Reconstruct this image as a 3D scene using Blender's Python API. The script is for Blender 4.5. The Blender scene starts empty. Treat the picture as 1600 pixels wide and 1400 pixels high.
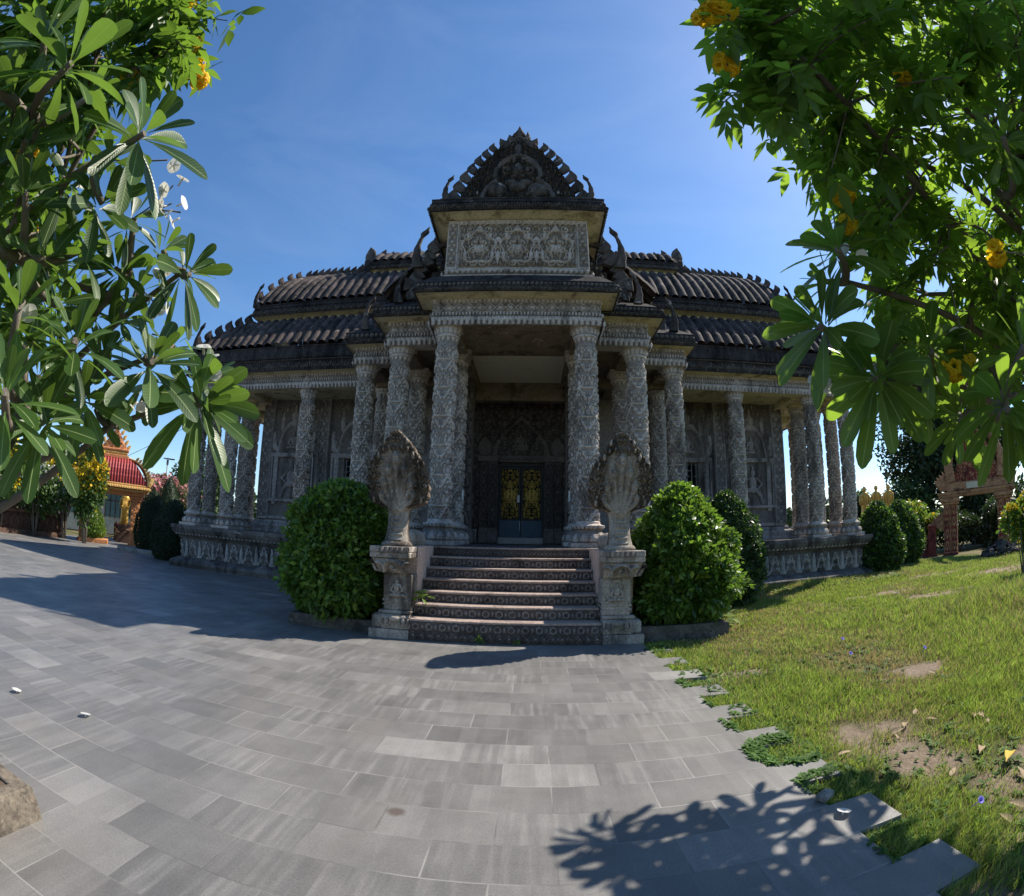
import bpy, math, random
import numpy as np
from mathutils import Matrix, Vector

random.seed(11)
rng = np.random.default_rng(11)
SC = bpy.context.scene
COL = SC.collection
PI = math.pi

# ------------------------------------------------------------------ mesh helpers
class MB:
    """collects pieces and links them as ONE mesh object"""
    def __init__(s):
        s.v = []; s.f = []; s.n = 0; s.uv = []
    def add(s, v, f, m=0, smooth=False):
        v = np.asarray(v, np.float64).reshape(-1, 3)
        f = np.asarray(f, np.int64)
        if len(f) == 0: return s
        s.v.append(v); s.f.append((f + s.n, m, smooth)); s.n += len(v)
        return s
    def mesh(s, name, mats):
        me = bpy.data.meshes.new(name)
        V = np.concatenate(s.v) if s.v else np.zeros((0, 3))
        me.vertices.add(len(V)); me.vertices.foreach_set('co', V.astype(np.float32).ravel())
        loops = []; starts = []; mi = []; sm = []; p = 0
        for f, m, smooth in s.f:
            k = f.shape[1]; n = len(f)
            loops.append(f.ravel()); starts.append(p + np.arange(n) * k); p += n * k
            mi.append(np.full(n, m)); sm.append(np.full(n, smooth))
        L = np.concatenate(loops); S = np.concatenate(starts)
        me.loops.add(len(L)); me.loops.foreach_set('vertex_index', L.astype(np.int32))
        me.polygons.add(len(S)); me.polygons.foreach_set('loop_start', S.astype(np.int32))
        me.polygons.foreach_set('material_index', np.concatenate(mi).astype(np.int32))
        me.polygons.foreach_set('use_smooth', np.concatenate(sm))
        me.update(calc_edges=True)
        if s.uv and sum(len(q) for q in s.uv) == len(V):
            at = me.attributes.new('leaf_uv', 'FLOAT_VECTOR', 'POINT'); at.data.foreach_set('vector', np.concatenate(s.uv).astype(np.float32).ravel())
        me.validate()
        for m in (mats if isinstance(mats, (list, tuple)) else [mats]): me.materials.append(m)
        return me
    def build(s, name, mats, parent=None, loc=None):
        o = bpy.data.objects.new(name, s.mesh(name, mats)); COL.objects.link(o)
        if loc is not None: o.location = loc
        if parent is not None:
            o.parent = parent
        return o
    # ---- primitives
    def box(s, x0, x1, y0, y1, z0, z1, c=0.0, m=0, M=None):
        if c <= 0:
            v = np.array([(x, y, z) for x in (x0, x1) for y in (y0, y1) for z in (z0, z1)], float)
            f = [(0,1,3,2),(4,6,7,5),(0,4,5,1),(2,3,7,6),(0,2,6,4),(1,5,7,3)]
            if M is not None: v = xf(v, M)
            return s.add(v, f, m)
        c = min(c, (x1-x0)*.45, (y1-y0)*.45, (z1-z0)*.45)
        lo = np.array([x0, y0, z0]); hi = np.array([x1, y1, z1])
        vs = []; idx = {}
        for sx in (0, 1):
            for sy in (0, 1):
                for sz in (0, 1):
                    sg = (sx, sy, sz)
                    for a in range(3):
                        p = np.where(np.array(sg) == 1, hi - c, lo + c)
                        p[a] = hi[a] if sg[a] else lo[a]
                        idx[(sg, a)] = len(vs); vs.append(p)
        f4 = []; f3 = []
        def oriented(q):
            P = np.array([vs[i] for i in q]); n = np.cross(P[1]-P[0], P[2]-P[0])
            return q if np.dot(n, P.mean(0) - (lo+hi)/2) > 0 else q[::-1]
        for a in range(3):
            b, d = [i for i in range(3) if i != a]
            for e in (0, 1):
                q = []
                for (i, j) in ((0,0),(1,0),(1,1),(0,1)):
                    sg = [0,0,0]; sg[a] = e; sg[b] = i; sg[d] = j; q.append(idx[(tuple(sg), a)])
                f4.append(oriented(q))
            for i in (0, 1):
                for j in (0, 1):
                    s0 = [0,0,0]; s0[b] = i; s0[d] = j; s1 = list(s0); s1[a] = 1
                    f4.append(oriented([idx[(tuple(s0), b)], idx[(tuple(s1), b)], idx[(tuple(s1), d)], idx[(tuple(s0), d)]]))
        for sx in (0, 1):
            for sy in (0, 1):
                for sz in (0, 1):
                    f3.append(oriented([idx[((sx,sy,sz), a)] for a in range(3)]))
        v = np.array(vs)
        if M is not None: v = xf(v, M)
        n0 = s.n; s.add(v, f4, m)
        s.f.append((np.array(f3) + n0, m, False))
        return s
    def lathe(s, prof, n=24, c=(0,0,0), m=0, smooth=True, sx=1, sy=1, M=None, cap=True):
        pr = np.array(prof, float); k = len(pr); a = np.arange(n) * 2 * PI / n
        x = pr[:, 0][:, None] * np.cos(a) * sx + c[0]; y = pr[:, 0][:, None] * np.sin(a) * sy + c[1]
        z = np.repeat(pr[:, 1][:, None], n, 1) + c[2]
        v = np.stack([x, y, z], -1).reshape(-1, 3)
        i = np.arange(k - 1)[:, None] * n; j = np.arange(n)[None]; j2 = (j + 1) % n
        f = np.stack([i + j, i + j2, i + n + j2, i + n + j], -1).reshape(-1, 4)
        if M is not None: v = xf(v, M)
        s.add(v, f, m, smooth)
        if cap:
            n0 = s.n - k * n
            s.f.append((np.array([list(range(n0 + (k-1)*n, n0 + k*n))]), m, False))
            s.f.append((np.array([list(range(n0 + n - 1, n0 - 1, -1))]), m, False))
        return s
    def grid(s, P, m=0, smooth=True, flip=False, keep=None):
        P = np.asarray(P, float); ny, nx = P.shape[:2]
        i = np.arange(ny - 1)[:, None] * nx; j = np.arange(nx - 1)[None]
        f = np.stack([i + j, i + j + 1, i + nx + j + 1, i + nx + j], -1).reshape(-1, 4)
        if keep is not None: f = f[keep.ravel()]
        if flip: f = f[:, ::-1]
        return s.add(P.reshape(-1, 3), f, m, smooth)
    def tube(s, pts, rad, n=8, m=0, smooth=True, cap=True):
        pts = np.asarray(pts, float); k = len(pts)
        rad = np.full(k, rad) if np.isscalar(rad) else np.asarray(rad, float)
        t = np.gradient(pts, axis=0); t /= np.linalg.norm(t, axis=1)[:, None] + 1e-9
        u = np.cross(t[0], (0, 0, 1.0))
        if np.linalg.norm(u) < .1: u = np.cross(t[0], (1.0, 0, 0))
        a = np.arange(n) * 2 * PI / n; V = []
        for i in range(k):
            u = u - t[i] * np.dot(u, t[i]); u /= np.linalg.norm(u) + 1e-9; w = np.cross(t[i], u)
            V.append(pts[i] + rad[i] * (np.cos(a)[:, None] * u + np.sin(a)[:, None] * w))
        v = np.concatenate(V); i = np.arange(k - 1)[:, None] * n; j = np.arange(n)[None]; j2 = (j + 1) % n
        f = np.stack([i + j, i + j2, i + n + j2, i + n + j], -1).reshape(-1, 4)
        s.add(v, f, m, smooth)
        if cap:
            n0 = s.n - k * n
            s.f.append((np.array([list(range(n0 + (k-1)*n, n0 + k*n))]), m, False))
            s.f.append((np.array([list(range(n0 + n - 1, n0 - 1, -1))]), m, False))
        return s
    def sweep(s, path, prof, m=0, smooth=False):
        P = [path_offset(path, d, z) for d, z in prof]
        s.grid(np.array(P), m, smooth, flip=False); return s
    def frieze(s, path, d, z0, z1, fn, res=.018, m=0, segs=None, depth=1.0, glaze=False, fig=None):
        """carved band: a displaced grid along every straight stretch of the path"""
        for k in range(len(path) - 1):
            if segs is not None and k not in segs: continue
            a = path_offset(path, d, 0)[k][:2]; b = path_offset(path, d, 0)[k + 1][:2]
            L = np.linalg.norm(b - a)
            if L < .02: continue
            e = (b - a) / L; nrm = np.array([e[1], -e[0]])
            nx = max(3, int(L / res) + 1); nz = max(3, int((z1 - z0) / res) + 1)
            S, T = np.meshgrid(np.linspace(0, L, nx), np.linspace(0, z1 - z0, nz))
            H = fn(S, T, L, z1 - z0) * depth * 1.7 + .004
            X = a[0] + e[0] * S + nrm[0] * H; Y = a[1] + e[1] * S + nrm[1] * H
            P = np.stack([X, Y, z0 + T], -1)
            if glaze or fig is not None:                # raised figure paler, ground darker: painted relief shade; glaze is a tile pattern
                up = (H > H.min() + .36*(H.max() - H.min()))[1:, 1:]
                s.grid(P, m, True, keep=~up); s.grid(P, 2 if glaze else fig, True, keep=up)
            else: s.grid(P, m, True)
        return s

def xf(v, M):
    v = np.asarray(v, float); A = np.array(M)
    return v @ A[:3, :3].T + A[:3, 3]

def path_offset(path, d, z):
    P = np.array(path, float); n = len(P); out = []
    for i in range(n):
        N = np.zeros(2)
        if i > 0:
            e = P[i] - P[i-1]; e /= np.linalg.norm(e); n0 = np.array([e[1], -e[0]])
        if i < n - 1:
            e = P[i+1] - P[i]; e /= np.linalg.norm(e); n1 = np.array([e[1], -e[0]])
        if i == 0: N = n1
        elif i == n - 1: N = n0
        else:
            N = n0 + n1; N = N / max(1e-6, np.dot(N, n0))
        q = P[i] + N * d; out.append((q[0], q[1], z))
    return np.array(out)

def tag(o, label=None, cat=None, group=None, kind=None):
    if label: o['label'] = label
    if cat: o['category'] = cat
    if group: o['group'] = group
    if kind: o['kind'] = kind
    return o
def thing(name, label, cat, loc=(0,0,0), group=None):
    o = bpy.data.objects.new(name, None); COL.objects.link(o); o.location = loc; o.empty_display_size = .2
    return tag(o, label, cat, group)
def par(o, p):
    """parent keeping the world place of a mesh written in world coordinates"""
    o.parent = p; o.matrix_parent_inverse = Matrix.Translation(-Vector(p.location)); return o
def dup(o, M=None, parent=None, name=None):
    c = o.copy(); COL.objects.link(c)
    if parent is not None: c.parent = parent
    if M is not None: c.matrix_local = M
    return c

# ------------------------------------------------------------------ carved pattern functions (heights in metres)
def dome(u, v, cu, cv, ru, rv=None):
    rv = rv or ru
    return np.sqrt(np.clip(1 - ((u-cu)/ru)**2 - ((v-cv)/rv)**2, 0, 1))
def ring(u, v, cu, cv, r, w):
    return np.clip(1 - ((np.hypot(u-cu, v-cv) - r) / w)**2, 0, 1)
def seg(u, v, a, b, w):
    du, dv = b[0]-a[0], b[1]-a[1]; t = np.clip(((u-a[0])*du + (v-a[1])*dv) / (du*du+dv*dv+1e-9), 0, 1)
    return np.sqrt(np.clip(1 - (np.hypot(u-a[0]-t*du, v-a[1]-t*dv) / w)**2, 0, 1))
def spiral(u, v, cu, cv, R, hand=1, turns=1.6, ph=0.0):
    x, y = u-cu, v-cv; r = np.hypot(x, y); q = r / R * turns - hand * np.arctan2(y, x) / (2*PI) + ph
    fr = np.abs(q - np.round(q)); h = np.clip(1 - (fr / .36)**2, 0, 1) * np.clip((R - r) / (R*.12), 0, 1)
    return np.maximum(h * .85, dome(u, v, cu, cv, R * .28))
def petal(u, v, cu, v0, w, h):
    t = np.clip((v - v0) / h, 0, 1); hw = w * np.sqrt(np.clip(1 - t**2.2, 0, 1)) + 1e-6
    x = np.abs(u - cu) / hw
    return np.where((v >= v0) & (v <= v0 + h) & (x < 1), np.sqrt(np.clip(1 - x**2, 0, 1)) * (.55 + .45*np.clip(1-t, 0, 1)), 0)

class Kbach:
    """packed scroll foliage: spirals, buds and leaves, mirrored about u = 0"""
    def __init__(s, w, h, seed, rmin=.05, rmax=.13, n=400, hard=None):
        r = random.Random(seed); s.p = []
        for _ in range(n):
            R = rmin + (rmax - rmin) * r.random()**2.0 if len(s.p) > 6 else rmax
            u, v = r.uniform(0, w/2), r.uniform(R*.6, h - R*.6)
            if hard and not hard(u, v): continue
            if all(math.hypot(u-q[0], v-q[1]) > (R + q[2]) * .86 for q in s.p) and abs(u) > R*.55:
                s.p.append((u, v, R, r.choice((-1, 1)), r.random(), r.random()))
    def __call__(s, U, V):
        a = np.abs(U); H = np.zeros_like(a)
        for (u, v, R, hd, ph, k) in s.p:
            msk = (np.abs(a-u) < R) & (np.abs(V-v) < R)
            if not msk.any(): continue
            x, y = a[msk], V[msk]
            h = spiral(x, y, u, v, R, hd, 1.3 + ph*.6, ph) if k < .68 else np.maximum(dome(x, y, u, v, R*.45, R*.9), .6*ring(x, y, u, v, R*.8, R*.2))
            H[msk] = np.maximum(H[msk], h)
        return H

def per(S, L, p):
    n = max(1, round(L / p)); q = L / n
    return (S % q) - q / 2, q
def fz_lace(S, T, L, h):
    x, q = per(S, L, .125); x2, _ = per(S + q/2, L, q)
    return .018 + .035*np.maximum(dome(x, T, 0, h*.45, q*.36, h*.55), .6*dome(x2, T, 0, h*.75, q*.3, h*.3))
def fz_dent(S, T, L, h):
    x, q = per(S, L, .075); return .028 * np.clip((q*.34 - np.abs(x)) / .012, 0, 1)
def fz_diam(S, T, L, h):
    x, q = per(S, L, h * 1.05); y = T - h/2
    d = np.abs(x)/(q*.5) + np.abs(y)/(h*.5)
    return .024*np.maximum(np.clip(1 - (np.abs(d-1)/.16)**2, 0, 1), np.maximum(dome(x, y, 0, 0, q*.17, h*.17), .7*np.clip(1-(np.abs(d-.55)/.12)**2, 0, 1)))
def fz_bead(S, T, L, h):
    x, q = per(S, L, h*1.15); return .03*dome(x, T, 0, h/2, q*.46, h*.48)
def fz_scroll(S, T, L, h):
    x, q = per(S, L, h * 1.2); k = np.floor(S / q)
    a = spiral(np.abs(x), T, q*.24, h*.5, min(q*.24, h*.46), 1, 1.4)
    return .034*np.maximum(a, np.maximum(dome(x, T, 0, h*.62, q*.07, h*.36), .8*dome(np.abs(x), T, q*.5, h*.3, q*.06, h*.3)))
def fz_petal(S, T, L, h):
    x, q = per(S, L, h*.78); x2, _ = per(S + q/2, L, q)
    a = petal(x, T, 0, 0, q*.47, h*.98); b = petal(x2, T, 0, h*.1, q*.34, h*.9)
    v = seg(np.abs(x), T, (q*.12, h*.1), (q*.12, h*.55), q*.05)
    return .06*np.maximum(a*.9, b*.45) + .012*v
def fz_lotus(S, T, L, h):           # big guardian-and-petal band of the platform
    x, q = per(S, L, h*.92); xa = np.abs(x)
    tear = petal(x, T, 0, h*.02, q*.15, h*.93)
    sw = np.maximum(spiral(xa, T, q*.33, h*.62, q*.2, 1, 1.5), spiral(xa, T, q*.34, h*.24, q*.15, -1, 1.2))
    arms = seg(xa, T, (q*.16, h*.05), (q*.46, h*.9), q*.05)
    return .05*np.maximum(tear, np.maximum(sw*.75, arms*.7))
def fz_tile(S, T, L, h):
    x, q = per(S, L, .2); return .014*np.maximum(ring(x, T, 0, h/2, h*.33, h*.12), dome(np.abs(x), T, q*.5, h*.5, q*.12, h*.3))

# ------------------------------------------------------------------ materials
class Mat:
    def __init__(s, name):
        s.m = bpy.data.materials.new(name); s.m.use_nodes = True; s.nt = s.m.node_tree; s.nt.nodes.clear()
        s.out = s.n('ShaderNodeOutputMaterial'); s.p = s.n('ShaderNodeBsdfPrincipled'); s.l(s.p.outputs[0], s.out.inputs[0])
        s.tc = None
    def n(s, t, **kw):
        x = s.nt.nodes.new(t)
        for k, v in kw.items():
            if k.startswith('i_'):
                key = k[2:].replace('_', ' ')
                x.inputs[key].default_value = v
            else: setattr(x, k, v)
        return x
    def l(s, a, b): s.nt.links.new(a, b)
    def coords(s, scale=(1,1,1), rand=True):
        if s.tc is None:
            t = s.n('ShaderNodeTexCoord'); a = t.outputs['Object']
            if rand:
                oi = s.n('ShaderNodeObjectInfo'); mu = s.n('ShaderNodeMath', operation='MULTIPLY'); mu.inputs[1].default_value = 37.0
                s.l(oi.outputs['Random'], mu.inputs[0]); ad = s.n('ShaderNodeVectorMath', operation='ADD')
                s.l(a, ad.inputs[0]); s.l(mu.outputs[0], ad.inputs[1]); a = ad.outputs[0]
            s.tc = a
        if tuple(scale) == (1,1,1): return s.tc
        mp = s.n('ShaderNodeVectorMath', operation='MULTIPLY'); mp.inputs[1].default_value = scale; s.l(s.tc, mp.inputs[0])
        return mp.outputs[0]
    def noise(s, scale, detail=6, rough=.6, st=(1,1,1), dist=0.0):
        x = s.n('ShaderNodeTexNoise'); x.inputs['Scale'].default_value = scale; x.inputs['Detail'].default_value = detail
        x.inputs['Roughness'].default_value = rough; x.inputs['Distortion'].default_value = dist
        s.l(s.coords(st), x.inputs['Vector']); return x.outputs[0]
    def ramp(s, fac, stops):
        r = s.n('ShaderNodeValToRGB'); e = r.color_ramp.elements
        while len(e) < len(stops): e.new(.5)
        for k, (p, c) in enumerate(stops):
            e[k].position = p; e[k].color = (c, c, c, 1) if not hasattr(c, '__len__') else (*c, 1)
        s.l(fac, r.inputs[0]); return r.outputs[0]
    def mix(s, fac, a, b, mode='MIX'):
        x = s.n('ShaderNodeMix', data_type='RGBA', blend_type=mode)
        for val, i in ((fac, 0), (a, 6), (b, 7)):
            if hasattr(val, 'type') and hasattr(val, 'links'): s.l(val, x.inputs[i])
            elif i == 0: x.inputs[0].default_value = val
            else: x.inputs[i].default_value = (*val, 1)
        return x.outputs[2]
    def bump(s, h, strength=.4, dist=.02, normal=None):
        b = s.n('ShaderNodeBump'); b.inputs['Strength'].default_value = strength; b.inputs['Distance'].default_value = dist
        s.l(h, b.inputs['Height'])
        if normal is not None: s.l(normal, b.inputs['Normal'])
        return b.outputs[0]
    def base(s, col, rough=.85, spec=.25, nrm=None):
        if hasattr(col, 'links'): s.l(col, s.p.inputs['Base Color'])
        else: s.p.inputs['Base Color'].default_value = (*col, 1)
        s.p.inputs['Roughness'].default_value = rough; s.p.inputs['Specular IOR Level'].default_value = spec
        if nrm is not None: s.l(nrm, s.p.inputs['Normal'])
        return s.m

def stone(name, c0, c1, stain, amount=.5, speck=(.9,), pale=None, scale=3.0, bump=.5, rough=.9, warm=None, streak=.22):
    M = Mat(name)
    a = M.ramp(M.noise(scale, 8, .68), [(.32, c0), (.68, c1)])
    if warm: a = M.mix(M.ramp(M.noise(.9, 4, .6), [(.52, 0.0), (.72, .75)]), a, warm)
    st = M.ramp(M.noise(1.7, 9, .72, (1, 1, streak), .4), [(.62 - amount*.3, 0.0), (.72 - amount*.22, .95)])
    a = M.mix(st, a, stain)
    if pale: a = M.mix(M.ramp(M.noise(2.6, 10, .75, dist=.6), [(.60, 0.0), (.66, .85)]), a, pale)
    f = M.noise(34, 6, .75); a = M.mix(.55, a, M.ramp(f, [(.32, .12), (.62, .85)]), 'OVERLAY')
    g = M.ramp(M.noise(13, 7, .8, dist=.8), [(.54, 0.0), (.62, .72)]); a = M.mix(g, a, stain)
    vo = M.n('ShaderNodeTexVoronoi'); vo.inputs['Scale'].default_value = 19; M.l(M.coords(), vo.inputs['Vector'])
    n1 = M.bump(M.noise(26, 8, .75), bump, .03); n2 = M.bump(vo.outputs['Distance'], bump*.5, .02, n1)
    return M.base(a, rough, .2, n2)

CLEANG = stone('pale_grey_carving', (.405,.350,.302), (.585,.52,.455), (.17,.146,.127), .34, scale=3.2, warm=(.50,.38,.31), streak=.4)  # raised side of the painted relief shading
CLEAND = stone('grimy_shaded_ground', (.20,.172,.148), (.32,.282,.246), (.09,.077,.066), .36, scale=3.2, warm=(.22,.165,.13), streak=.4)  # recessed ground: grime plus the carving's shade put into the colour
FRIEZE = stone('frieze_grey_stone', (.385,.335,.295), (.545,.485,.435), (.16,.138,.123), .32, scale=2.6, pale=(.54,.49,.46))
FRIEZD = stone('frieze_grime_and_shade', (.16,.138,.12), (.26,.228,.20), (.075,.064,.055), .34, scale=2.6)  # frieze recesses: relief shade painted in along with the grime
BLACKM = stone('mould_black_stone', (.028,.025,.026), (.065,.058,.056), (.012,.011,.012), .5, pale=(.13,.12,.11), scale=4.0, streak=.3)
BLACKP = stone('raised_pale_black_stone', (.07,.066,.064), (.16,.15,.14), (.03,.028,.028), .40, pale=(.30,.285,.26), scale=4.0, streak=.4)  # raised cornice carving, paler so the relief's light sits in the colour
ROOFT = stone('roof_tile_cement', (.048,.038,.035), (.135,.105,.093), (.016,.014,.013), .54, pale=(.36,.29,.255), scale=2.4, streak=.5)
SOFFIT = stone('lichen_plaster', (.55,.48,.29), (.70,.62,.41), (.20,.16,.10), .36, pale=(.74,.69,.50), scale=1.8, streak=1.0)
PEEL = stone('peeling_ceiling_paint', (.20,.155,.11), (.28,.225,.165), (.095,.072,.055), .40, pale=(.74,.68,.52), scale=1.5, streak=1.0)
CREAM = stone('cream_ceiling', (.80,.73,.54), (.86,.79,.60), (.62,.55,.40), .12, scale=.9, bump=.1, streak=1.0)
WALLG = stone('wall_render', (.27,.245,.235), (.40,.37,.36), (.10,.088,.083), .40, scale=1.4, bump=.35, pale=(.48,.455,.445))
WALLD = stone('wall_grime_and_shade', (.13,.115,.107), (.21,.19,.178), (.06,.052,.048), .40, scale=1.4, bump=.35)  # low parts of the wall carving, their shade painted in with the grime
PLATF = stone('platform_stone', (.10,.09,.082), (.19,.172,.158), (.035,.031,.029), .5, pale=(.34,.32,.29), scale=2.6)
PLATP = stone('platform_pale_petal', (.24,.22,.195), (.40,.37,.335), (.10,.09,.08), .36, pale=(.50,.47,.43), scale=3.0)
DOORS = stone('porch_shaded_stone', (.115,.095,.083), (.18,.152,.135), (.05,.042,.037), .35, scale=3.0, streak=.4)  # brown stone, darkened further to paint in the deep porch's shade
DOORD = stone('porch_shaded_ground', (.05,.042,.037), (.085,.071,.062), (.025,.021,.019), .35, scale=3.0, streak=.4)  # recesses darker still, standing in for relief shade
NAGAD = stone('naga_dark_rim', (.10,.078,.058), (.19,.15,.115), (.045,.036,.028), .40, pale=(.30,.26,.21), scale=5)
NAGAM = stone('naga_stone', (.24,.205,.165), (.40,.35,.29), (.075,.06,.048), .40, pale=(.42,.38,.32), scale=3.6)
PEDM = stone('pedestal_stone', (.29,.245,.205), (.43,.375,.32), (.09,.077,.066), .42, pale=(.50,.455,.40), scale=4.2)
PINKP = stone('pink_plaster', (.52,.37,.285), (.62,.46,.36), (.30,.215,.17), .33, scale=2.0, bump=.3, streak=.3)
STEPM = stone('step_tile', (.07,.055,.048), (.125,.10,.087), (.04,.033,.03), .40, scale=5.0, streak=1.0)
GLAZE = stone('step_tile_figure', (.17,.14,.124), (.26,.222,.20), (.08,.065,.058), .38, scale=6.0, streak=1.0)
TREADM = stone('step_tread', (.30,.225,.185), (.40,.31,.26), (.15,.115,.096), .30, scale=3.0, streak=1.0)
PEDIM = stone('pediment_stone', (.050,.045,.042), (.125,.115,.106), (.022,.02,.019), .46, pale=(.44,.44,.43), scale=3.0, warm=(.15,.10,.08))
PEDID = stone('pediment_mould_and_shade', (.018,.016,.015), (.045,.040,.038), (.012,.011,.011), .45, pale=(.12,.115,.11), scale=3.0)  # pediment recesses: black mould, with the relief's shade in the colour

def simple(name, c0, c1, rough=.6, scale=6.0, spec=.3, metal=0.0, bump=.15):
    M = Mat(name); a = M.ramp(M.noise(scale, 6, .65), [(.3, c0), (.7, c1)])
    M.p.inputs['Metallic'].default_value = metal
    return M.base(a, rough, spec, M.bump(M.noise(scale*6, 5, .7), bump, .01))
BLUEP = simple('blue_door_paint', (.045,.075,.105), (.07,.11,.15), .5)
IRONM = simple('dark_iron', (.03,.028,.028), (.06,.055,.05), .6)
GRILLE = simple('grey_grille', (.16,.16,.165), (.25,.25,.26), .6)
GILD = simple('gilded_lattice', (.34,.22,.045), (.52,.36,.09), .5, metal=.7)
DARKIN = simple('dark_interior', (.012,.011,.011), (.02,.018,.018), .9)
WHITEP = simple('white_marker', (.6,.6,.58), (.75,.75,.72), .6)

# ------------------------------------------------------------------ camera (wide action-camera lens: a fisheye)
CAMP = dict(cx=.3437, yaw=-.0372, pitch=.1745, roll=.0175, f=808.822, k=-.0251, H=1.6)
cam = bpy.data.cameras.new('camera'); cam_o = bpy.data.objects.new('camera', cam); COL.objects.link(cam_o); SC.camera = cam_o
cam_o.matrix_world = (Matrix.Translation((CAMP['cx'], 0, CAMP['H'])) @ Matrix.Rotation(-CAMP['yaw'], 4, 'Z')
                      @ Matrix.Rotation(PI/2 + CAMP['pitch'], 4, 'X') @ Matrix.Rotation(CAMP['roll'], 4, 'Z'))
cam.type = 'PANO'; cam.panorama_type = 'FISHEYE_LENS_POLYNOMIAL'
cam.sensor_fit = 'HORIZONTAL'; cam.sensor_width = 36; cam.sensor_height = 31.5
_F = CAMP['f'] * 36 / 1600; _th = np.linspace(0, 1.4, 400); _r = _F * (_th + CAMP['k'] * _th**3)
_co = np.linalg.lstsq(np.stack([_r, _r**2, _r**3, _r**4], 1), _th, rcond=None)[0]
cam.fisheye_polynomial_k0 = 0
for _i in range(4): setattr(cam, 'fisheye_polynomial_k%d' % (_i + 1), -_co[_i])
cam.fisheye_fov = math.radians(175); cam.clip_start = .05; cam.clip_end = 3000

# ------------------------------------------------------------------ daylight
SUN_DIR = Vector((.578, .372, .727)).normalized()        # towards the sun
SUN_EL = math.asin(SUN_DIR.z); SUN_AZ = math.atan2(SUN_DIR.x, SUN_DIR.y)
W = bpy.data.worlds.new('World'); SC.world = W; W.use_nodes = True; nt = W.node_tree
bg = nt.nodes['Background']; sk = nt.nodes.new('ShaderNodeTexSky'); sk.sky_type = 'NISHITA'; sk.sun_disc = False
sk.sun_elevation = SUN_EL; sk.sun_rotation = SUN_AZ; sk.air_density = 1.0; sk.dust_density = .28; sk.ozone_density = 4.0
hs = nt.nodes.new('ShaderNodeHueSaturation'); hs.inputs['Saturation'].default_value = 1.14; nt.links.new(sk.outputs[0], hs.inputs['Color'])
_tc = nt.nodes.new('ShaderNodeTexCoord'); _vm = nt.nodes.new('ShaderNodeVectorMath'); _vm.operation = 'MULTIPLY'; _vm.inputs[1].default_value = (1.0, 1.0, 3.2); nt.links.new(_tc.outputs['Generated'], _vm.inputs[0])
_nz = nt.nodes.new('ShaderNodeTexNoise'); _nz.inputs['Scale'].default_value = 2.1; _nz.inputs['Detail'].default_value = 9; _nz.inputs['Roughness'].default_value = .62; _nz.inputs['Distortion'].default_value = .7; nt.links.new(_vm.outputs[0], _nz.inputs['Vector'])
_rp = nt.nodes.new('ShaderNodeValToRGB'); _rp.color_ramp.elements[0].position = .48; _rp.color_ramp.elements[0].color = (0, 0, 0, 1); _rp.color_ramp.elements[1].position = .80; _rp.color_ramp.elements[1].color = (.05, .05, .05, 1); nt.links.new(_nz.outputs[0], _rp.inputs[0])
_mx = nt.nodes.new('ShaderNodeMix'); _mx.data_type = 'RGBA'; nt.links.new(_rp.outputs[0], _mx.inputs[0]); nt.links.new(hs.outputs[0], _mx.inputs[6]); _mx.inputs[7].default_value = (6.5, 7.2, 8.0, 1)   # thin high haze
nt.links.new(_mx.outputs[2], bg.inputs[0]); bg.inputs[1].default_value = .118
sl = bpy.data.lights.new('sun', 'SUN'); sl.energy = 5.0; sl.angle = math.radians(.53); sl.color = (1, .93, .82)
so = bpy.data.objects.new('sun', sl); COL.objects.link(so); so.rotation_euler = SUN_DIR.to_track_quat('Z', 'Y').to_euler(); so.location = (30, 20, 40)
SC.view_settings.view_transform = 'Standard'; SC.view_settings.look = 'None'; SC.view_settings.gamma = 1
SC.view_settings.exposure = 0.66
SC.cycles.use_denoising = True
try: SC.cycles.max_bounces = 8; SC.cycles.transparent_max_bounces = 8
except Exception: pass

# ------------------------------------------------------------------ shared ornaments
def lens_solid(mb, h, w, c, th, nx=14, nt=26, relief=None, relief_b=None, m=0, M=None, edge=.22, yc=None, hi=None, hif=None):
    """a solid leaf-like slab: half width w(t), centre line c(t), thickness th(t), carved front and back"""
    t = np.linspace(0, 1, nt); u = np.sin(np.linspace(-PI/2, PI/2, nx)); U, T = np.meshgrid(u, t)
    X = np.vectorize(c)(T) + U * np.vectorize(w)(T); Z = T * h
    D = np.vectorize(th)(T) * .5 * (edge + (1-edge) * np.sqrt(np.clip(1 - U**2, 0, 1)))
    Y0 = np.vectorize(yc)(T) if yc else 0
    rf = relief(X, Z, U, T) if relief else 0; rb = relief_b(X, Z, U, T) if relief_b else 0
    F = np.stack([X, Y0 - D - rf, Z], -1); B = np.stack([X, Y0 + D + rb, Z], -1)
    A = (lambda P: xf(P.reshape(-1, 3), M).reshape(P.shape)) if M is not None else (lambda P: P)
    F, B = A(F), A(B)
    if hif is not None:
        up = hif(X, Z, U, T, rf)[1:, 1:]; mb.grid(F, m, keep=~up); mb.grid(F, hi, keep=up)
    elif hi is not None: two_tone(mb, F, rf, m, hi, .42)
    else: mb.grid(F, m)
    mb.grid(B, m, flip=True)
    mb.grid(np.stack([F[:, 0], B[:, 0]], 0), m, False); mb.grid(np.stack([F[:, -1], B[:, -1]], 0), m, False, flip=True)
    mb.grid(np.stack([F[-1], B[-1]], 0), m, False); mb.grid(np.stack([F[0], B[0]], 0), m, False, flip=True)
def teardrop(wmax, tip=.02, peak=.40):
    def w(t):
        if t < peak: return wmax * (.70 + .30 * math.sin(t/peak*PI/2))
        q = (t-peak)/(1-peak); return max(tip*(1.2-q), wmax * (math.cos(q*PI/2)**.8 if q < .999 else 0))
    return w
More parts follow.
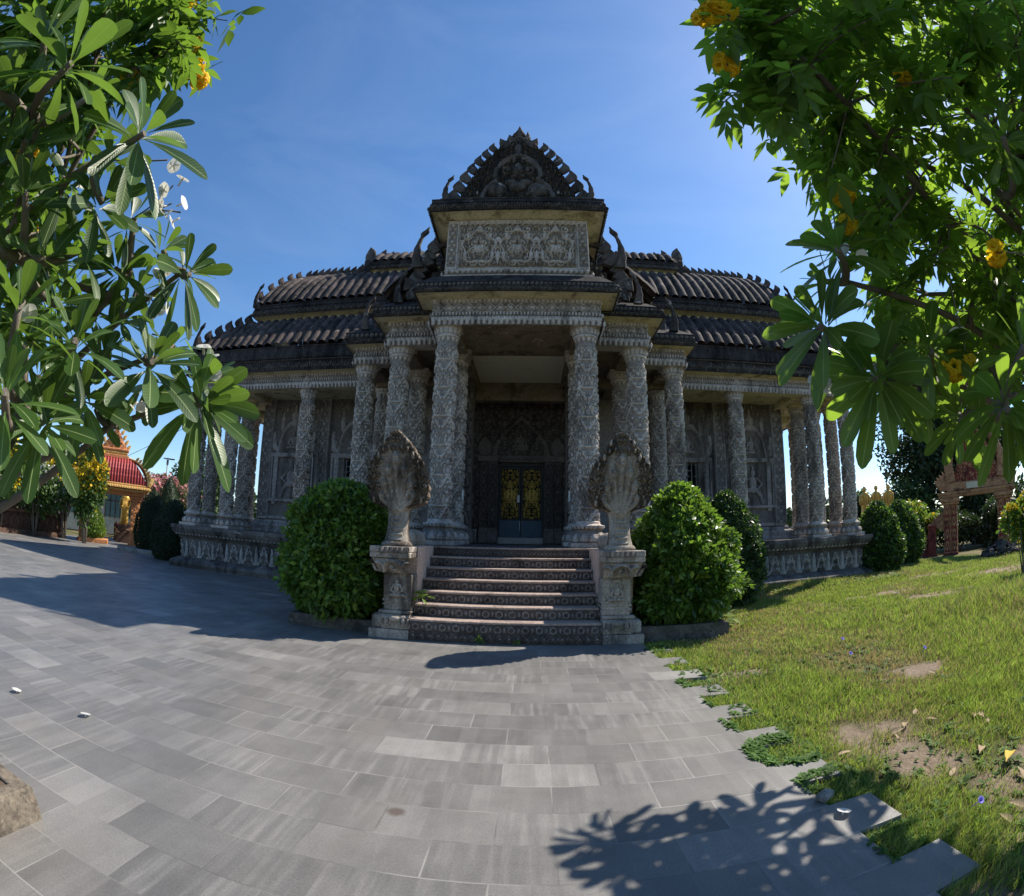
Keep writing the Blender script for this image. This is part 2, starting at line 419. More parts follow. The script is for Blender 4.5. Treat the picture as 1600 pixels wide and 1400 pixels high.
def leaf_relief(d):
    def f(X, Z, U, T): return d*np.maximum(np.maximum(dome(U, T, 0, .38, .45, .3), ring(U, T, 0, .38, .75, .16)), spiral(U, T*1.4, 0, .95, .4, 1, 1.2))*np.clip(1.05-T, 0, 1)
    return f
def flame_mesh(name, h, w, curl, mat, th=.12):
    b = MB(); lens_solid(b, h, teardrop(w, .018), lambda t: -curl*.30*math.sin(t*PI*.8) + curl * 1.5 * max(0, t-.66)**1.4, lambda t: th*(1-.55*t), 10, 20, leaf_relief(.035), leaf_relief(.035))
    return b.mesh(name, mat)
def horn_mesh(name, h, mat, s=1):
    """slender upswept naga finial with a hooked crest"""
    b = MB()
    lens_solid(b, h, lambda t: .06*max(0, 1-t*1.5)**.8 + .066 + .007*math.sin(t*30) + .055*math.exp(-((t-.86)/.075)**2) - .048*t,
               lambda t: s*h*(-.10*math.sin(t*PI*1.1) + .10*t + .16*max(0, t-.8)), lambda t: .15*(1-.5*t), 9, 36, leaf_relief(.025), leaf_relief(.025))
    return b.mesh(name, mat)
def place(me, name, parent, M):
    o = bpy.data.objects.new(name, me); COL.objects.link(o); o.parent = parent; o.matrix_local = M
    return o
def TRS(x, y, z, rz=0, sc=1, ry=0, sx=1): return Matrix.Translation((x, y, z)) @ Matrix.Rotation(rz, 4, 'Z') @ Matrix.Rotation(ry, 4, 'Y') @ Matrix.Diagonal((sc*sx, sc, sc, 1))

def two_tone(b, P, H, lo, hi, thr=.36):  # splits by height: painted relief shade below, paler carving above
    up = (H > H.min() + thr*(H.max() - H.min()))[1:, 1:]
    b.grid(P, lo, True, keep=~up); b.grid(P, hi, True, keep=up)

# ================================================================== THE TEMPLE
ZP = 1.42
temple = thing('temple', 'dark weathered grey stone temple with carved columns and a tiered black roof', 'temple', (0, 0, 0))

# ---- columns
def column_parts():
    b = MB(); nu, nv = 80, 300; r0 = .235; z0, z1 = .52, 4.50
    U, V = np.meshgrid(np.linspace(0, 2*PI*r0, nu), np.linspace(0, z1 - z0, nv))
    cw = 2*PI*r0/4; a = np.abs((U % cw) - cw/2); p = .63; v = V % p
    H = np.zeros_like(U)
    for h in (spiral(a, v, .088, .50, .075, 1, 1.5), spiral(a, v, .095, .16, .062, -1, 1.3, .3), dome(a, v, 0, .40, .042, .075),
              .9*dome(a, v, 0, .575, .03, .05), .75*ring(a, v, 0, .40, .085, .02)*(v < .47), .8*seg(a, v, (0, .30), (.185, .285), .020),
              .85*seg(a, v, (.008, .27), (.15, .03), .022), .8*dome(a, v, 0, .15, .026, .05), .7*dome(a, v, .04, .06, .02, .035),
              .6*dome(a, v, .165, .40, .02, .06), .6*dome(a, v, .165, .06, .022, .05), .6*dome(a, v, .17, .575, .018, .04), .7*dome(a, v, .04, .235, .016, .03)):
        H = np.maximum(H, h)
    top = V > (z1 - z0 - .24); x = (U % (cw/3)) - cw/6
    H = np.where(top, np.maximum(.6*petal(x, (z1-z0)-V, 0, 0, cw/6.4, .13), .25*(((z1-z0)-V) > .17)), H)
    R = r0 - .022 + .056*H; A = U / r0
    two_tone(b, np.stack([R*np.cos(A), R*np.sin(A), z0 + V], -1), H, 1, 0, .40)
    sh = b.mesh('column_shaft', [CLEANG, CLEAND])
    b = MB(); b.box(-.37, .37, -.37, .37, 0, .10, .012)
    na = 96; prof = [(.34,.10),(.375,.13),(.385,.19),(.36,.26),(.315,.30),(.285,.325),(.285,.36),(.315,.38),(.33,.41),(.32,.45),(.28,.475),(.262,.49),(.262,.525),(.23,.545)]
    pr = np.array(prof); s = np.linspace(0, 1, 46); L = np.r_[0, np.cumsum(np.hypot(*np.diff(pr, axis=0).T))]; L /= L[-1]
    rr = np.interp(s, L, pr[:, 0]); zz = np.interp(s, L, pr[:, 1]); A, R = np.meshgrid(np.linspace(0, 2*PI, na), rr); Z = np.repeat(zz[:, None], na, 1)
    x = (A % (2*PI/12)) - PI/12; x2 = (A % (2*PI/24)) - PI/24
    H = .028*petal(x*.36, Z, 0, .11, .088, .18)*(Z < .3) + .012*dome(x2*.33, Z, 0, .41, .034, .045)*2.2 + .02*(Z > .44); R = R + H*(Z < .46)
    two_tone(b, np.stack([R*np.cos(A), R*np.sin(A), Z], -1), H, 1, 0, .3)
    ba = b.mesh('column_base', [CLEANG, CLEAND])
    b = MB(); prof = [(.225,4.48),(.262,4.49),(.275,4.52),(.262,4.55),(.245,4.555),(.25,4.60),(.275,4.66),(.315,4.71),(.325,4.735)]
    pr = np.array(prof); A, R = np.meshgrid(np.linspace(0, 2*PI, 72), pr[:, 0]); Z = np.repeat(pr[:, 1][:, None], 72, 1)
    b.grid(np.stack([R*np.cos(A), R*np.sin(A), Z], -1)); 
    for k in range(16):
        a = k*PI/8; lens_solid(b, .15, teardrop(.05), lambda t: 0, lambda t: .035, 5, 7, M=Matrix.Rotation(a, 4, 'Z') @ Matrix.Translation((0, -.262, 4.565)) @ Matrix.Rotation(math.radians(20), 4, 'X'))
    b.box(-.33, .33, -.33, .33, 4.735, 4.79, .01)
    ca = b.mesh('column_capital', FRIEZE)
    b = MB()                                           # block with a finial in front of the gallery architrave
    b.box(-.17, .17, -.37, -.1, 4.70, 4.86, .02); b.box(-.14, .14, -.35, -.1, 4.862, 4.98, .03)
    b.lathe([(.13,4.98),(.15,5.01),(.10,5.05),(.07,5.07),(.085,5.11),(.04,5.16),(.012,5.24)], 12, (0, -.24, 0))
    return sh, ba, ca, b.mesh('capital_crown', FRIEZE)
SHAFT, CBASE, CCAP, CCROWN = column_parts()
col_spots = []
for sx in (-1, 1):
    col_spots += [(sx*1.53, 10.65, 1.0, 0), (sx*1.50, 12.35, 1.0, 0), (sx*2.85, 11.66, .985, 0), (sx*2.80, 13.55, .985, 0), (sx*4.15, 12.95, .985, 0),
                  (sx*4.15, 14.81, .975, 0), (sx*6.74, 14.81, .972, 1), (sx*9.58, 14.81, .972, 1), (sx*11.02, 14.81, .972, 1),
                  (sx*11.02, 15.75, .972, 0), (sx*11.02, 16.9, .972, 0), (sx*11.02, 18.6, .972, 0), (sx*11.02, 20.2, .972, 0), (sx*8.3, 20.2, .972, 0), (sx*5.2, 20.2, .972, 0), (sx*9.75, 16.05, .972, 0)]
for x, y, s, crown in col_spots:
    M = Matrix.Translation((x, y, ZP)) @ Matrix.Rotation(random.choice((0, 1, 2, 3))*PI/2 if not crown else 0, 4, 'Z') @ Matrix.Diagonal((1, 1, s, 1))
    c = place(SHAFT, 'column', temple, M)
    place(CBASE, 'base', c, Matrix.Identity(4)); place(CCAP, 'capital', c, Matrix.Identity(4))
    if crown: place(CCROWN, 'crown_block', c, Matrix.Identity(4))

# ---- platform with its carved band
P_OUT = [(-11.62, 20.9), (-11.62, 14.25), (-5.2, 14.25), (-5.2, 12.25), (-3.55, 12.25), (-3.55, 10.95), (-2.25, 10.95), (-2.25, 9.62), (2.25, 9.62), (2.25, 10.95),
         (3.55, 10.95), (3.55, 12.25), (5.2, 12.25), (5.2, 14.25), (11.62, 14.25), (11.62, 20.9)]
b = MB()
b.sweep(P_OUT, [(-.6, ZP), (-.02, ZP), (0, ZP-.02), (.0, ZP-.12), (-.02, ZP-.13)], 0)
b.sweep(P_OUT, [(-.02, ZP-.13), (-.04, ZP-.2), (-.10, ZP-.29), (-.20, ZP-.36), (-.24, ZP-.38), (-.24, ZP-.43), (-.28, ZP-.44)], 0, True)
b.frieze(P_OUT, -.14, ZP-.33, ZP-.20, fz_bead, fig=1)
b.frieze(P_OUT, -.30, .34, ZP-.44, fz_lotus, .018, fig=1)
b.sweep(P_OUT, [(-.31, ZP-.42), (-.31, .34)], 0)
b.sweep(P_OUT, [(-.27, .345), (-.22, .34), (-.16, .30), (-.04, .24), (0, .20), (.02, .12), (.0, .10), (.0, -.05)], 0, True)
b.box(-11.2, 11.2, 14.6, 20.8, .2, ZP-.004, 0); b.box(-4.8, 4.8, 12.6, 14.7, .2, ZP-.004); b.box(-3.2, 3.2, 11.3, 12.7, .2, ZP-.004); b.box(-1.9, 1.9, 9.9, 11.4, .2, ZP-.004)
b.sweep([(11.62, 20.9), (-11.62, 20.9)], [(-.6, ZP), (0, ZP), (0, -.05)], 0)
par(b.build('platform', [PLATF, PLATP]), temple)

# ---- stairs between two side walls
SX0, SX1 = -1.44, 1.44
zt = [.33, .52, .70, .88, 1.06, 1.24, 1.42]
stair = None
for i, z in enumerate(zt):
    y = 7.64 + .33*i; zb = zt[i-1] if i else -.05
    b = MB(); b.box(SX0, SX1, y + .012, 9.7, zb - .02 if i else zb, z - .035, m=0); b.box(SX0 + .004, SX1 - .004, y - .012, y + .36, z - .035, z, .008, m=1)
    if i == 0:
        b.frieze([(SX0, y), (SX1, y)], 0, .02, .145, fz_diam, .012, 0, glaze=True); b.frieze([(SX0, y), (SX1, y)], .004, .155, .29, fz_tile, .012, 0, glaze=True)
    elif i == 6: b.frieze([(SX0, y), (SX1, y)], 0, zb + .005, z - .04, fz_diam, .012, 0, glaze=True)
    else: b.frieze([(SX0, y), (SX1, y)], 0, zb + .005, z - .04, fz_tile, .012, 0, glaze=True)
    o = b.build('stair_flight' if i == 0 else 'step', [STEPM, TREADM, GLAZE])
    if i == 0: stair = par(o, temple)
    else: o.parent = stair

def fig_seated(u, v, s=1.0):
    u, v = u/s, v/s; a = np.abs(u)
    parts = [dome(u, v, 0, .50, .055, .07), .7*dome(u, v, 0, .585, .03, .035), dome(u, v, 0, .30, .105, .16), .9*seg(a, v, (.11, .38), (.165, .22), .036),
             .9*seg(a, v, (.165, .22), (.04, .15), .034), dome(u, v, 0, .09, .235, .062), .8*dome(a, v, .17, .085, .085, .055), .75*seg(a, v, (0, .43), (.09, .40), .035)]
    H = np.zeros_like(u)
    for p in parts: H = np.maximum(H, p)
    return H
for sx in (-1, 1):                                          # side wall, its pedestal, the plinth of the naga
    x0, x1 = sorted((sx*1.45, sx*2.02))
    b = MB(); b.box(x0, x1, 8.25, 9.64, -.05, ZP, .012)
    w = par(b.build('stair_wall', PINKP), temple)
    b = MB(); xi = sx*1.45
    def pbox(d_in, d_out, yf, yb, z0, z1, c=.012):
        a, e = sorted((xi + sx*(-d_in), xi + sx*d_out)); b.box(a, e, yf, yb, z0, z1, c)
    pbox(0, .64, 7.62, 8.247, -.05, .14); pbox(0, .60, 7.66, 8.243, .142, .36, .03); pbox(0, .52, 7.74, 8.24, .362, .42, .02)
    pbox(0, .44, 7.80, 8.238, .421, .98); pbox(0, .46, 7.785, 8.236, .50, .525, .005); pbox(0, .46, 7.785, 8.236, .56, .60, .008)
    path = [(xi + sx*.0, 7.8), (xi + sx*.44, 7.8)] if sx > 0 else [(xi - .44, 7.8), (xi, 7.8)]
    side = path + [(xi + .44, 8.23)] if sx > 0 else [(xi - .44, 8.23)] + path
    b.frieze(path, .004, .61, .98, lambda S, T, L, h: .05*np.maximum(fig_seated(S - L/2, T - .01, .52), .35*ring(S-L/2, T, 0, .26, .12, .018)), .008, 1, fig=0)
    b.frieze([(p[0], p[1] - .14) for p in path], .005, .15, .355, lambda S, T, L, h: .045*np.maximum(Kbach(.44, .2, 5, .03, .085)(S - L/2, T), dome(S, T, L/2, h*.8, .09, .05)), .009, 1, fig=0)
    b.sweep(side, [(0, .98), (.02, 1.00), (.06, 1.04), (.11, 1.12), (.15, 1.22), (.165, 1.24)], 0, True)
    b.frieze(side, .075, 1.02, 1.23, lambda S, T, L, h: .05*np.maximum(spiral(S, T, L/2, .09, .1, 1, 1.5), np.maximum(ring(S, T, L/2, .03, .15, .03), ring(np.abs(S-L/2), T, L*.45, .05, .1, .03))) + .07*T/h, .01)
    pbox(0, .62, 7.60, 8.235, 1.245, 1.33, .01); pbox(0.002, .625, 7.595, 8.23, 1.332, ZP, .01)
    b.frieze([(p[0] + (sx*.09 if abs(p[0]-xi) > .1 else 0), 7.596) for p in path], .0, 1.335, 1.41, fz_dent, .012)
    par(b.build('pedestal', [PEDM, NAGAM]), w)

# ---- entablature tiers: architrave, soffit, cornice
def tier(name, path, z, dC, cz, ctop, roof_prof, segs=None, dbl=False):
    b = MB()
    b.sweep(path, [(-.45, z), (0, z), (0, z+.17), (.015, z+.19), (.015, z+.27), (-.03, z+.28), (-.03, cz-.11), (.0, cz-.10), (.02, cz)], 0)
    b.frieze(path, .006, z-.045, z+.17, fz_lace, .013, 1, fig=0); b.frieze(path, .012, z+.19, z+.265, fz_dent, .012, 1, fig=0)
    b.frieze(path, -.024, z+.285, cz-.115, fz_diam, .014, 1, fig=0); b.frieze(path, .0, cz-.10, cz-.02, fz_bead, .014, 1, fig=0)
    o = par(b.build(name, [FRIEZE, FRIEZD]), temple)
    b = MB(); b.sweep(path, [(.02, cz-.005), (.06, cz+.005), (dC*.6, cz+.022), (dC-.03, cz+.012), (dC-.02, cz)], 0, True); q = b.build('soffit', SOFFIT); q.parent = o
    b = MB()
    if dbl:
        m = cz + (ctop-cz)*.42
        b.sweep(path, [(dC-.03, cz), (dC, cz+.003), (dC, m-.03), (dC+.025, m-.02), (dC+.025, m+.03), (dC+.01, m+.04), (dC+.04, ctop-.05), (dC+.06, ctop-.04), (dC+.06, ctop)] + roof_prof, 0)
        b.frieze(path, dC+.003, cz+.01, m-.03, fz_scroll, .016, fig=1); b.frieze(path, dC+.028, m-.02, m+.03, fz_bead, .013, fig=1); b.frieze(path, dC+.022, m+.045, ctop-.055, fz_petal, .018, depth=.7)
    else:
        m = cz + (ctop-cz)*.55
        b.sweep(path, [(dC-.03, cz), (dC, cz+.003), (dC, m-.01), (dC-.04, m), (dC-.03, ctop-.03), (dC-.015, ctop-.02), (dC-.015, ctop)] + roof_prof, 0)
        b.frieze(path, dC+.003, cz+.01, m-.012, fz_scroll, .014, fig=1); b.frieze(path, dC-.037, m+.005, ctop-.03, fz_bead, .014, fig=1)
    q = b.build('cornice', [BLACKM, BLACKP]); q.parent = o
    return o
pth = lambda X, yf, yb: [(-X, yb), (-X, yf), (X, yf), (X, yb)]
T1 = pth(1.86, 10.35, 14.6); T2 = pth(3.14, 11.34, 14.6); T3 = pth(4.42, 12.62, 14.6)
tier('front_entablature', T1, 6.17, .38, 6.79, 7.06, [(.28, 7.10), (.05, 7.36), (-.02, 7.40), (-.4, 7.46)])
for g in ([(-3.14, 14.6), (-3.14, 11.34), (-1.87, 11.34)], [(1.87, 11.34), (3.14, 11.34), (3.14, 14.6)]): tier('middle_entablature', g, 6.10, .36, 6.70, 6.99, [(.26, 7.02), (.02, 7.22), (-.06, 7.25), (-1.5, 7.34)])
for g in ([(-4.42, 14.6), (-4.42, 12.62), (-3.15, 12.62)], [(3.15, 12.62), (4.42, 12.62), (4.42, 14.6)]): tier('rear_entablature', g, 6.10, .28, 6.56, 6.90, [(.2, 6.94), (.0, 7.10), (-.06, 7.12), (-1.5, 7.2)])
GAL_L = [(-11.2, 20.55), (-11.2, 14.5), (-4.1, 14.5)]; GAL_R = [(4.1, 14.5), (11.2, 14.5), (11.2, 20.55)]
for g in (GAL_L, GAL_R): tier('gallery_entablature', g, 6.04, .34, 6.50, 7.32, [(.2, 7.36), (-.3, 7.40)], dbl=True)
tier('gallery_entablature', [(11.2, 20.5), (-11.2, 20.5)], 6.04, .34, 6.50, 7.32, [(.2, 7.36), (-.3, 7.40)], dbl=True)

# ---- ceilings and beams under the roofs
b = MB(); b.box(-1.25, 1.25, 12.55, 15.35, 6.36, 6.44)
par(b.build('porch_ceiling', CREAM), temple)
b = MB()
b.box(-1.45, 1.45, 10.36, 11.0, 6.165, 6.5, .012); b.box(-1.6, 1.6, 11.02, 12.5, 6.20, 6.5, .012)
b.box(-1.7, 1.7, 15.4, 15.75, 5.80, 6.5, .012)
for sx in (-1, 1):
    a, e = sorted((sx*1.27, sx*1.78)); b.box(a, e, 10.99, 15.38, 6.10, 6.52, .012)
    a, e = sorted((sx*1.8, sx*3.0)); b.box(a, e, 11.4, 16.4, 6.30, 6.5); a, e = sorted((sx*2.6, sx*3.1)); b.box(a, e, 11.38, 16.2, 6.085, 6.34, .012)
    a, e = sorted((sx*3.12, sx*4.38)); b.box(a, e, 12.7, 16.4, 6.31, 6.52); a, e = sorted((sx*3.9, sx*4.36)); b.box(a, e, 12.66, 16.4, 6.08, 6.34, .012)
    a, e = sorted((sx*1.9, sx*4.3)); b.box(a, e, 14.35, 14.8, 5.96, 6.32, .012)
b.box(-4.2, 4.2, 14.55, 16.45, 6.46, 6.6)
par(b.build('porch_beams', PEEL), temple)
b = MB()
for sx in (-1, 1):
    a, e = sorted((sx*4.2, sx*11.15)); b.box(a, e, 14.56, 16.49, 6.17, 6.4)
    a, e = sorted((sx*9.3, sx*11.15)); b.box(a, e, 16.492, 20.4, 6.172, 6.4)
    a, e = sorted((sx*4.3, sx*11.1)); b.box(a, e, 14.52, 15.0, 6.035, 6.3, .01)
    a, e = sorted((sx*10.6, sx*11.12)); b.box(a, e, 15.01, 20.4, 6.03, 6.3, .01)
    for yy in (15.6, 18.2): a, e = sorted((sx*9.3, sx*10.59)); b.box(a, e, yy, yy + .35, 5.9, 6.3, .01)
    a, e = sorted((sx*9.0, sx*9.4)); b.box(a, e, 15.02, 16.4, 5.98, 6.3, .01)
b.box(-11.1, 11.1, 18.55, 20.4, 6.174, 6.4)
par(b.build('gallery_ceiling', SOFFIT), temple)

# ---- cella walls, carved bays, pilasters, windows
b = MB(); b.box(-9.3, -5.98, 16.56, 18.5, ZP, 6.45); b.box(5.98, 9.3, 16.56, 18.5, ZP, 6.45); b.box(-5.2, -.80, 16.56, 18.5, ZP, 6.45); b.box(.88, 5.2, 16.56, 18.5, ZP, 6.45)
b.box(-.80, .88, 16.57, 18.5, 4.0, 6.45); b.box(-.8, .88, 17.2, 18.49, ZP, 4.0)
for sx in (-1, 1):
    a, e = sorted((sx*5.2, sx*5.98)); b.box(a, e, 16.57, 18.5, ZP, 2.35); b.box(a, e, 16.57, 18.5, 4.08, 6.45); b.box(a, e, 17.1, 18.49, 2.35, 4.08)
b.sweep([(-9.3, 18.5), (-9.3, 16.56), (-1.35, 16.56)], [(.30, ZP), (.30, ZP+.12), (.24, ZP+.14), (.22, ZP+.30), (.12, ZP+.36), (.10, ZP+.44), (0, ZP+.46)], 0)
b.sweep([(1.43, 16.56), (9.3, 16.56), (9.3, 18.5)], [(.30, ZP), (.30, ZP+.12), (.24, ZP+.14), (.22, ZP+.30), (.12, ZP+.36), (.10, ZP+.44), (0, ZP+.46)], 0)
for p in ([(-9.3, 18.5), (-9.3, 16.56), (-1.35, 16.56)], [(1.43, 16.56), (9.3, 16.56), (9.3, 18.5)]):
    b.frieze(p, .245, ZP+.145, ZP+.30, fz_scroll, .02); b.frieze(p, .302, ZP+.01, ZP+.115, fz_diam, .018)
wall = par(b.build('wall', WALLG), temple)

def bay_mesh(kind):
    w, z0, z1 = 2.06, ZP + .46, 6.17; nx, nz = 140, 300
    X, Z = np.meshgrid(np.linspace(-w/2, w/2, nx), np.linspace(z0, z1, nz)); a = np.abs(X); H = np.zeros_like(X)
    up = Z > 4.22
    H = np.where(up, .035*Kbach(w, 2.0, 21 + len(kind), .05, .12, 700)(X, Z - 4.22), H)
    arch = .98 - 1.0*np.clip((Z - 4.25)/1.25, 0, 1)**1.15
    H = np.where(up & (a < arch*.62), .02, H)
    for h in (.07*ring(a/.62, (Z-4.22)/1.15, 0, .05, .93, .10)*up, .09*seg(a, Z, (.62, 4.30), (.85, 4.75), .07), .08*dome(a, Z, .78, 4.52, .12, .22), .07*dome(a, Z, .82, 4.85, .08, .2),
              .09*dome(X, Z, 0, 5.55, .16, .22), .08*dome(X, Z, 0, 5.85, .07, .16), .07*dome(X, Z, 0, 5.30, .24, .10), .06*dome(a, Z, .5, 5.3, .10, .34), .05*dome(a, Z, .5, 5.62, .05, .14),
              .10*fig_seated(X, Z - 4.34, 1.1)):
        H = np.maximum(H, h)
    H = np.maximum(H, .09*((Z > 4.09) & (Z < 4.24) & (a < .86))); H += .015*((Z > 4.12) & (Z < 4.2))*np.sin(X*60)
    jamb = (a > .56) & (a < .74) & (Z > 2.42) & (Z < 4.10)
    H = np.maximum(H, jamb*(.06 + .02*np.maximum(dome((Z*6) % 1 - .5, a, 0, .65, .45, .07), 0)))
    H = np.maximum(H, .10*((Z > 2.52) & (Z < 2.62) & (a < .86))); H = np.maximum(H, .05*((a > .78) & (a < .86) & (Z < 4.1) & (Z > 2.6)))
    H = np.maximum(H, .05*(np.abs(Z - (z0 + .08)) < .06))
    if kind == 'niche':
        u = X + .02; d = [dome(u, Z, 0, 3.72, .10, .13), .8*dome(u, Z, 0, 3.9, .05, .09), dome(u, Z, 0, 3.38, .16, .24), seg(u, Z, (.13, 3.55), (.36, 3.45), .055), seg(u, Z, (.36, 3.45), (.30, 3.78), .05),
             seg(u, Z, (-.13, 3.55), (-.34, 3.35), .055), seg(u, Z, (-.34, 3.35), (-.18, 3.2), .05), seg(u, Z, (.08, 3.2), (.33, 3.02), .08), seg(u, Z, (.33, 3.02), (.2, 2.76), .06),
             seg(u, Z, (-.06, 3.18), (-.28, 2.95), .08), seg(u, Z, (-.28, 2.95), (-.34, 2.7), .055), dome(u, Z, 0, 3.14, .17, .12)]
        for q in d: H = np.maximum(H, .09*q*(a < .54))
        keep = np.ones_like(X[1:, 1:], bool)
    else:
        keep = ~((a[1:, 1:] < .40) & (Z[1:, 1:] > 2.35) & (Z[1:, 1:] < 4.08))
    b = MB(); P = np.stack([X, -H*1.35 - .005, Z], -1); up = (H > .028)[1:, 1:]; b.grid(P, 0, True, keep=keep & up); b.grid(P, 1, True, keep=keep & ~up)  # low relief takes the darker wall, shade painted by height
    return b.mesh('carved_bay_' + kind, [WALLG, WALLD])
NICHE, WBAY = bay_mesh('niche'), bay_mesh('window')
for sx in (-1, 1):
    place(NICHE, 'carved_relief_panel', temple, TRS(sx*7.98, 16.555, 0, 0, 1, 0, -sx)); 
    place(WBAY, 'window_surround', temple, TRS(sx*5.59, 16.555, 0, 0, 1, 0, sx))
    b = MB(); wx = sx*5.59
    for k in range(5):
        x = wx - .32 + k*.16
        b.box(x-.014, x+.014, 16.62, 16.65, 2.35, 4.08)
    for k in range(9):
        z = 2.5 + k*.19; off = .08*(k % 2)
        for j in range(3): x = wx - .40 + off + j*.32; b.box(x, x + .16, 16.625, 16.645, z-.013, z+.013)
    g = par(b.build('window', GRILLE), temple); 
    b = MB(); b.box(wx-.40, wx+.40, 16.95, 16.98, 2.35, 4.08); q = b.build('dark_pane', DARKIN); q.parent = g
for x, hw in ((-9.06, .23), (-6.76, .20), (-4.45, .16), (4.45, .16), (6.76, .20), (9.06, .23)):
    b = MB(); b.box(x-hw, x+hw, 16.42, 16.56, ZP+.47, 6.169, .012)
    b.frieze([(x-hw+.02, 16.42), (x+hw-.02, 16.42)], 0, ZP+.55, 6.1, lambda S, T, L, h: .03*np.maximum(np.maximum(spiral(np.abs(S-L/2), T % .36, L*.25, .2, L*.22, 1, 1.4), dome(S-L/2, T % .36, 0, .07, L*.15, .06)), .6*((np.abs(S-L/2) > L*.45))), .016, 1, fig=0)
    par(b.build('pilaster', [WALLG, WALLD]), temple)
for sx in (-1, 1):
    b = MB(); x = sx*1.62; b.box(x-.27, x+.27, 14.6, 15.1, ZP, 6.18, .015); b.box(x-.36, x+.36, 14.5, 15.2, ZP+.001, ZP+.42, .05)
    b.frieze([(x-.25, 14.6), (x+.25, 14.6)], 0, ZP+.5, 6.0, lambda S, T, L, h: .03*np.maximum(seg(np.abs(S-L/2), T % 1.1, (0, .75), (.22, .1), .03), Kbach(.5, 1.1, 3, .04, .1)(S-L/2, T % 1.1)), .018, 1, fig=0)
    par(b.build('square_pier', [DOORS, DOORD]), temple)

# ---- door with carved surround
DX = .04
b = MB(); kbw = Kbach(3.0, 2.2, 55, .06, .14, 900)
b.box(-1.96, 2.04, 16.515, 16.56, 4.02, 6.16, m=1); b.frieze([(-1.95, 16.51), (2.03, 16.51)], .002, 4.2, 6.1, lambda S, T, L, h: .04*kbw(S - L/2, T), .022, 1, fig=0)
for s in (-1, 1): a, e = sorted((DX + s*1.31, DX + s*1.98)); b.box(a, e, 16.50, 16.56, ZP + .2, 4.019, m=1); b.frieze([(a+.03, 16.50), (e-.03, 16.50)], .002, ZP+.5, 3.95, lambda S, T, L, h: .04*kbw((S - L/2), T % 2.2), .022, 1, fig=0)
par(b.build('porch_wall_panel', [DOORS, DOORD]), temple)  # dark cladding: gloom of the deep porch put into its colour
b = MB()
for sx in (-1, 1):
    a, e = sorted((DX + sx*.74, DX + sx*1.02)); b.box(a, e, 16.30, 16.57, ZP, 4.02, .012); a2, e2 = sorted((DX + sx*1.03, DX + sx*1.30)); b.box(a2, e2, 16.36, 16.57, ZP, 4.02, .012)
    for (p, q, yy) in ((a, e, 16.30), (a2, e2, 16.36)):
        b.frieze([(p+.01, yy), (q-.01, yy)], 0, ZP+.5, 3.98, lambda S, T, L, h: .03*np.maximum(spiral(np.abs(S-L/2), T % .3, L*.24, .15, L*.21, 1, 1.4), dome(S-L/2, T % .3, 0, .27, .04, .05)), .016, 1, fig=0)
        b.box(p-.03, q+.03, yy-.06, yy+.1, ZP+.001, ZP+.44, .03)
    p, q = sorted((DX + sx*.70, DX + sx*1.38)); b.box(p, q, 16.24, 16.57, 4.022, 4.22, .02)
b.box(DX-.70, DX+.70, 16.32, 16.57, 4.02, 4.24, .01); b.frieze([(DX-.68, 16.32), (DX+.68, 16.32)], 0, 4.04, 4.22, fz_scroll, .014)
kb = Kbach(2.2, 1.4, 9, .05, .12, 700)
lens_solid(b, 1.36, lambda t: 1.02*(1-t**1.7)**.8 + .03 + .03*math.sin(t*40), lambda t: 0, lambda t: .2, 60, 60, lambda X, Z, U, T: .06*np.maximum(kb(X, Z), np.maximum(.9*ring(U, T, 0, .1, .82, .09), 1.2*fig_seated(X, Z-.12, 1.1))), M=Matrix.Translation((DX, 16.5, 4.24)), edge=.5, m=1, hi=0)
for sx in (-1, 1):
    lens_solid(b, .62, teardrop(.24), lambda t: 0, lambda t: .16, 12, 18, leaf_relief(.05), M=Matrix.Translation((DX + sx*1.16, 16.45, 4.25)))
for k in range(9):
    t = (k-4)/4; lens_solid(b, .28, teardrop(.10), lambda q: 0, lambda q: .1, 7, 10, leaf_relief(.02), M=Matrix.Translation((DX + t*.9, 16.5, 4.24 + 1.28*(1-abs(t)**1.9)*.98)) @ Matrix.Rotation(t*.9, 4, 'Y'))
par(b.build('door_surround', [DOORS, DOORD]), temple)
b = MB(); b.box(DX-.72, DX+.72, 16.40, 16.56, ZP, 1.62, .01)
par(b.build('door_sill', simple('pale_sill', (.34,.31,.28), (.44,.41,.37), .7)), temple)
b = MB(); b.box(DX-.73, DX+.73, 16.48, 16.55, 3.90, 3.99, .005, m=0)
for s in (-1, 1): a, e = sorted((DX + s*.69, DX + s*.735)); b.box(a, e, 16.48, 16.55, 1.62, 3.90, .004)
door = par(b.build('door', IRONM), temple)
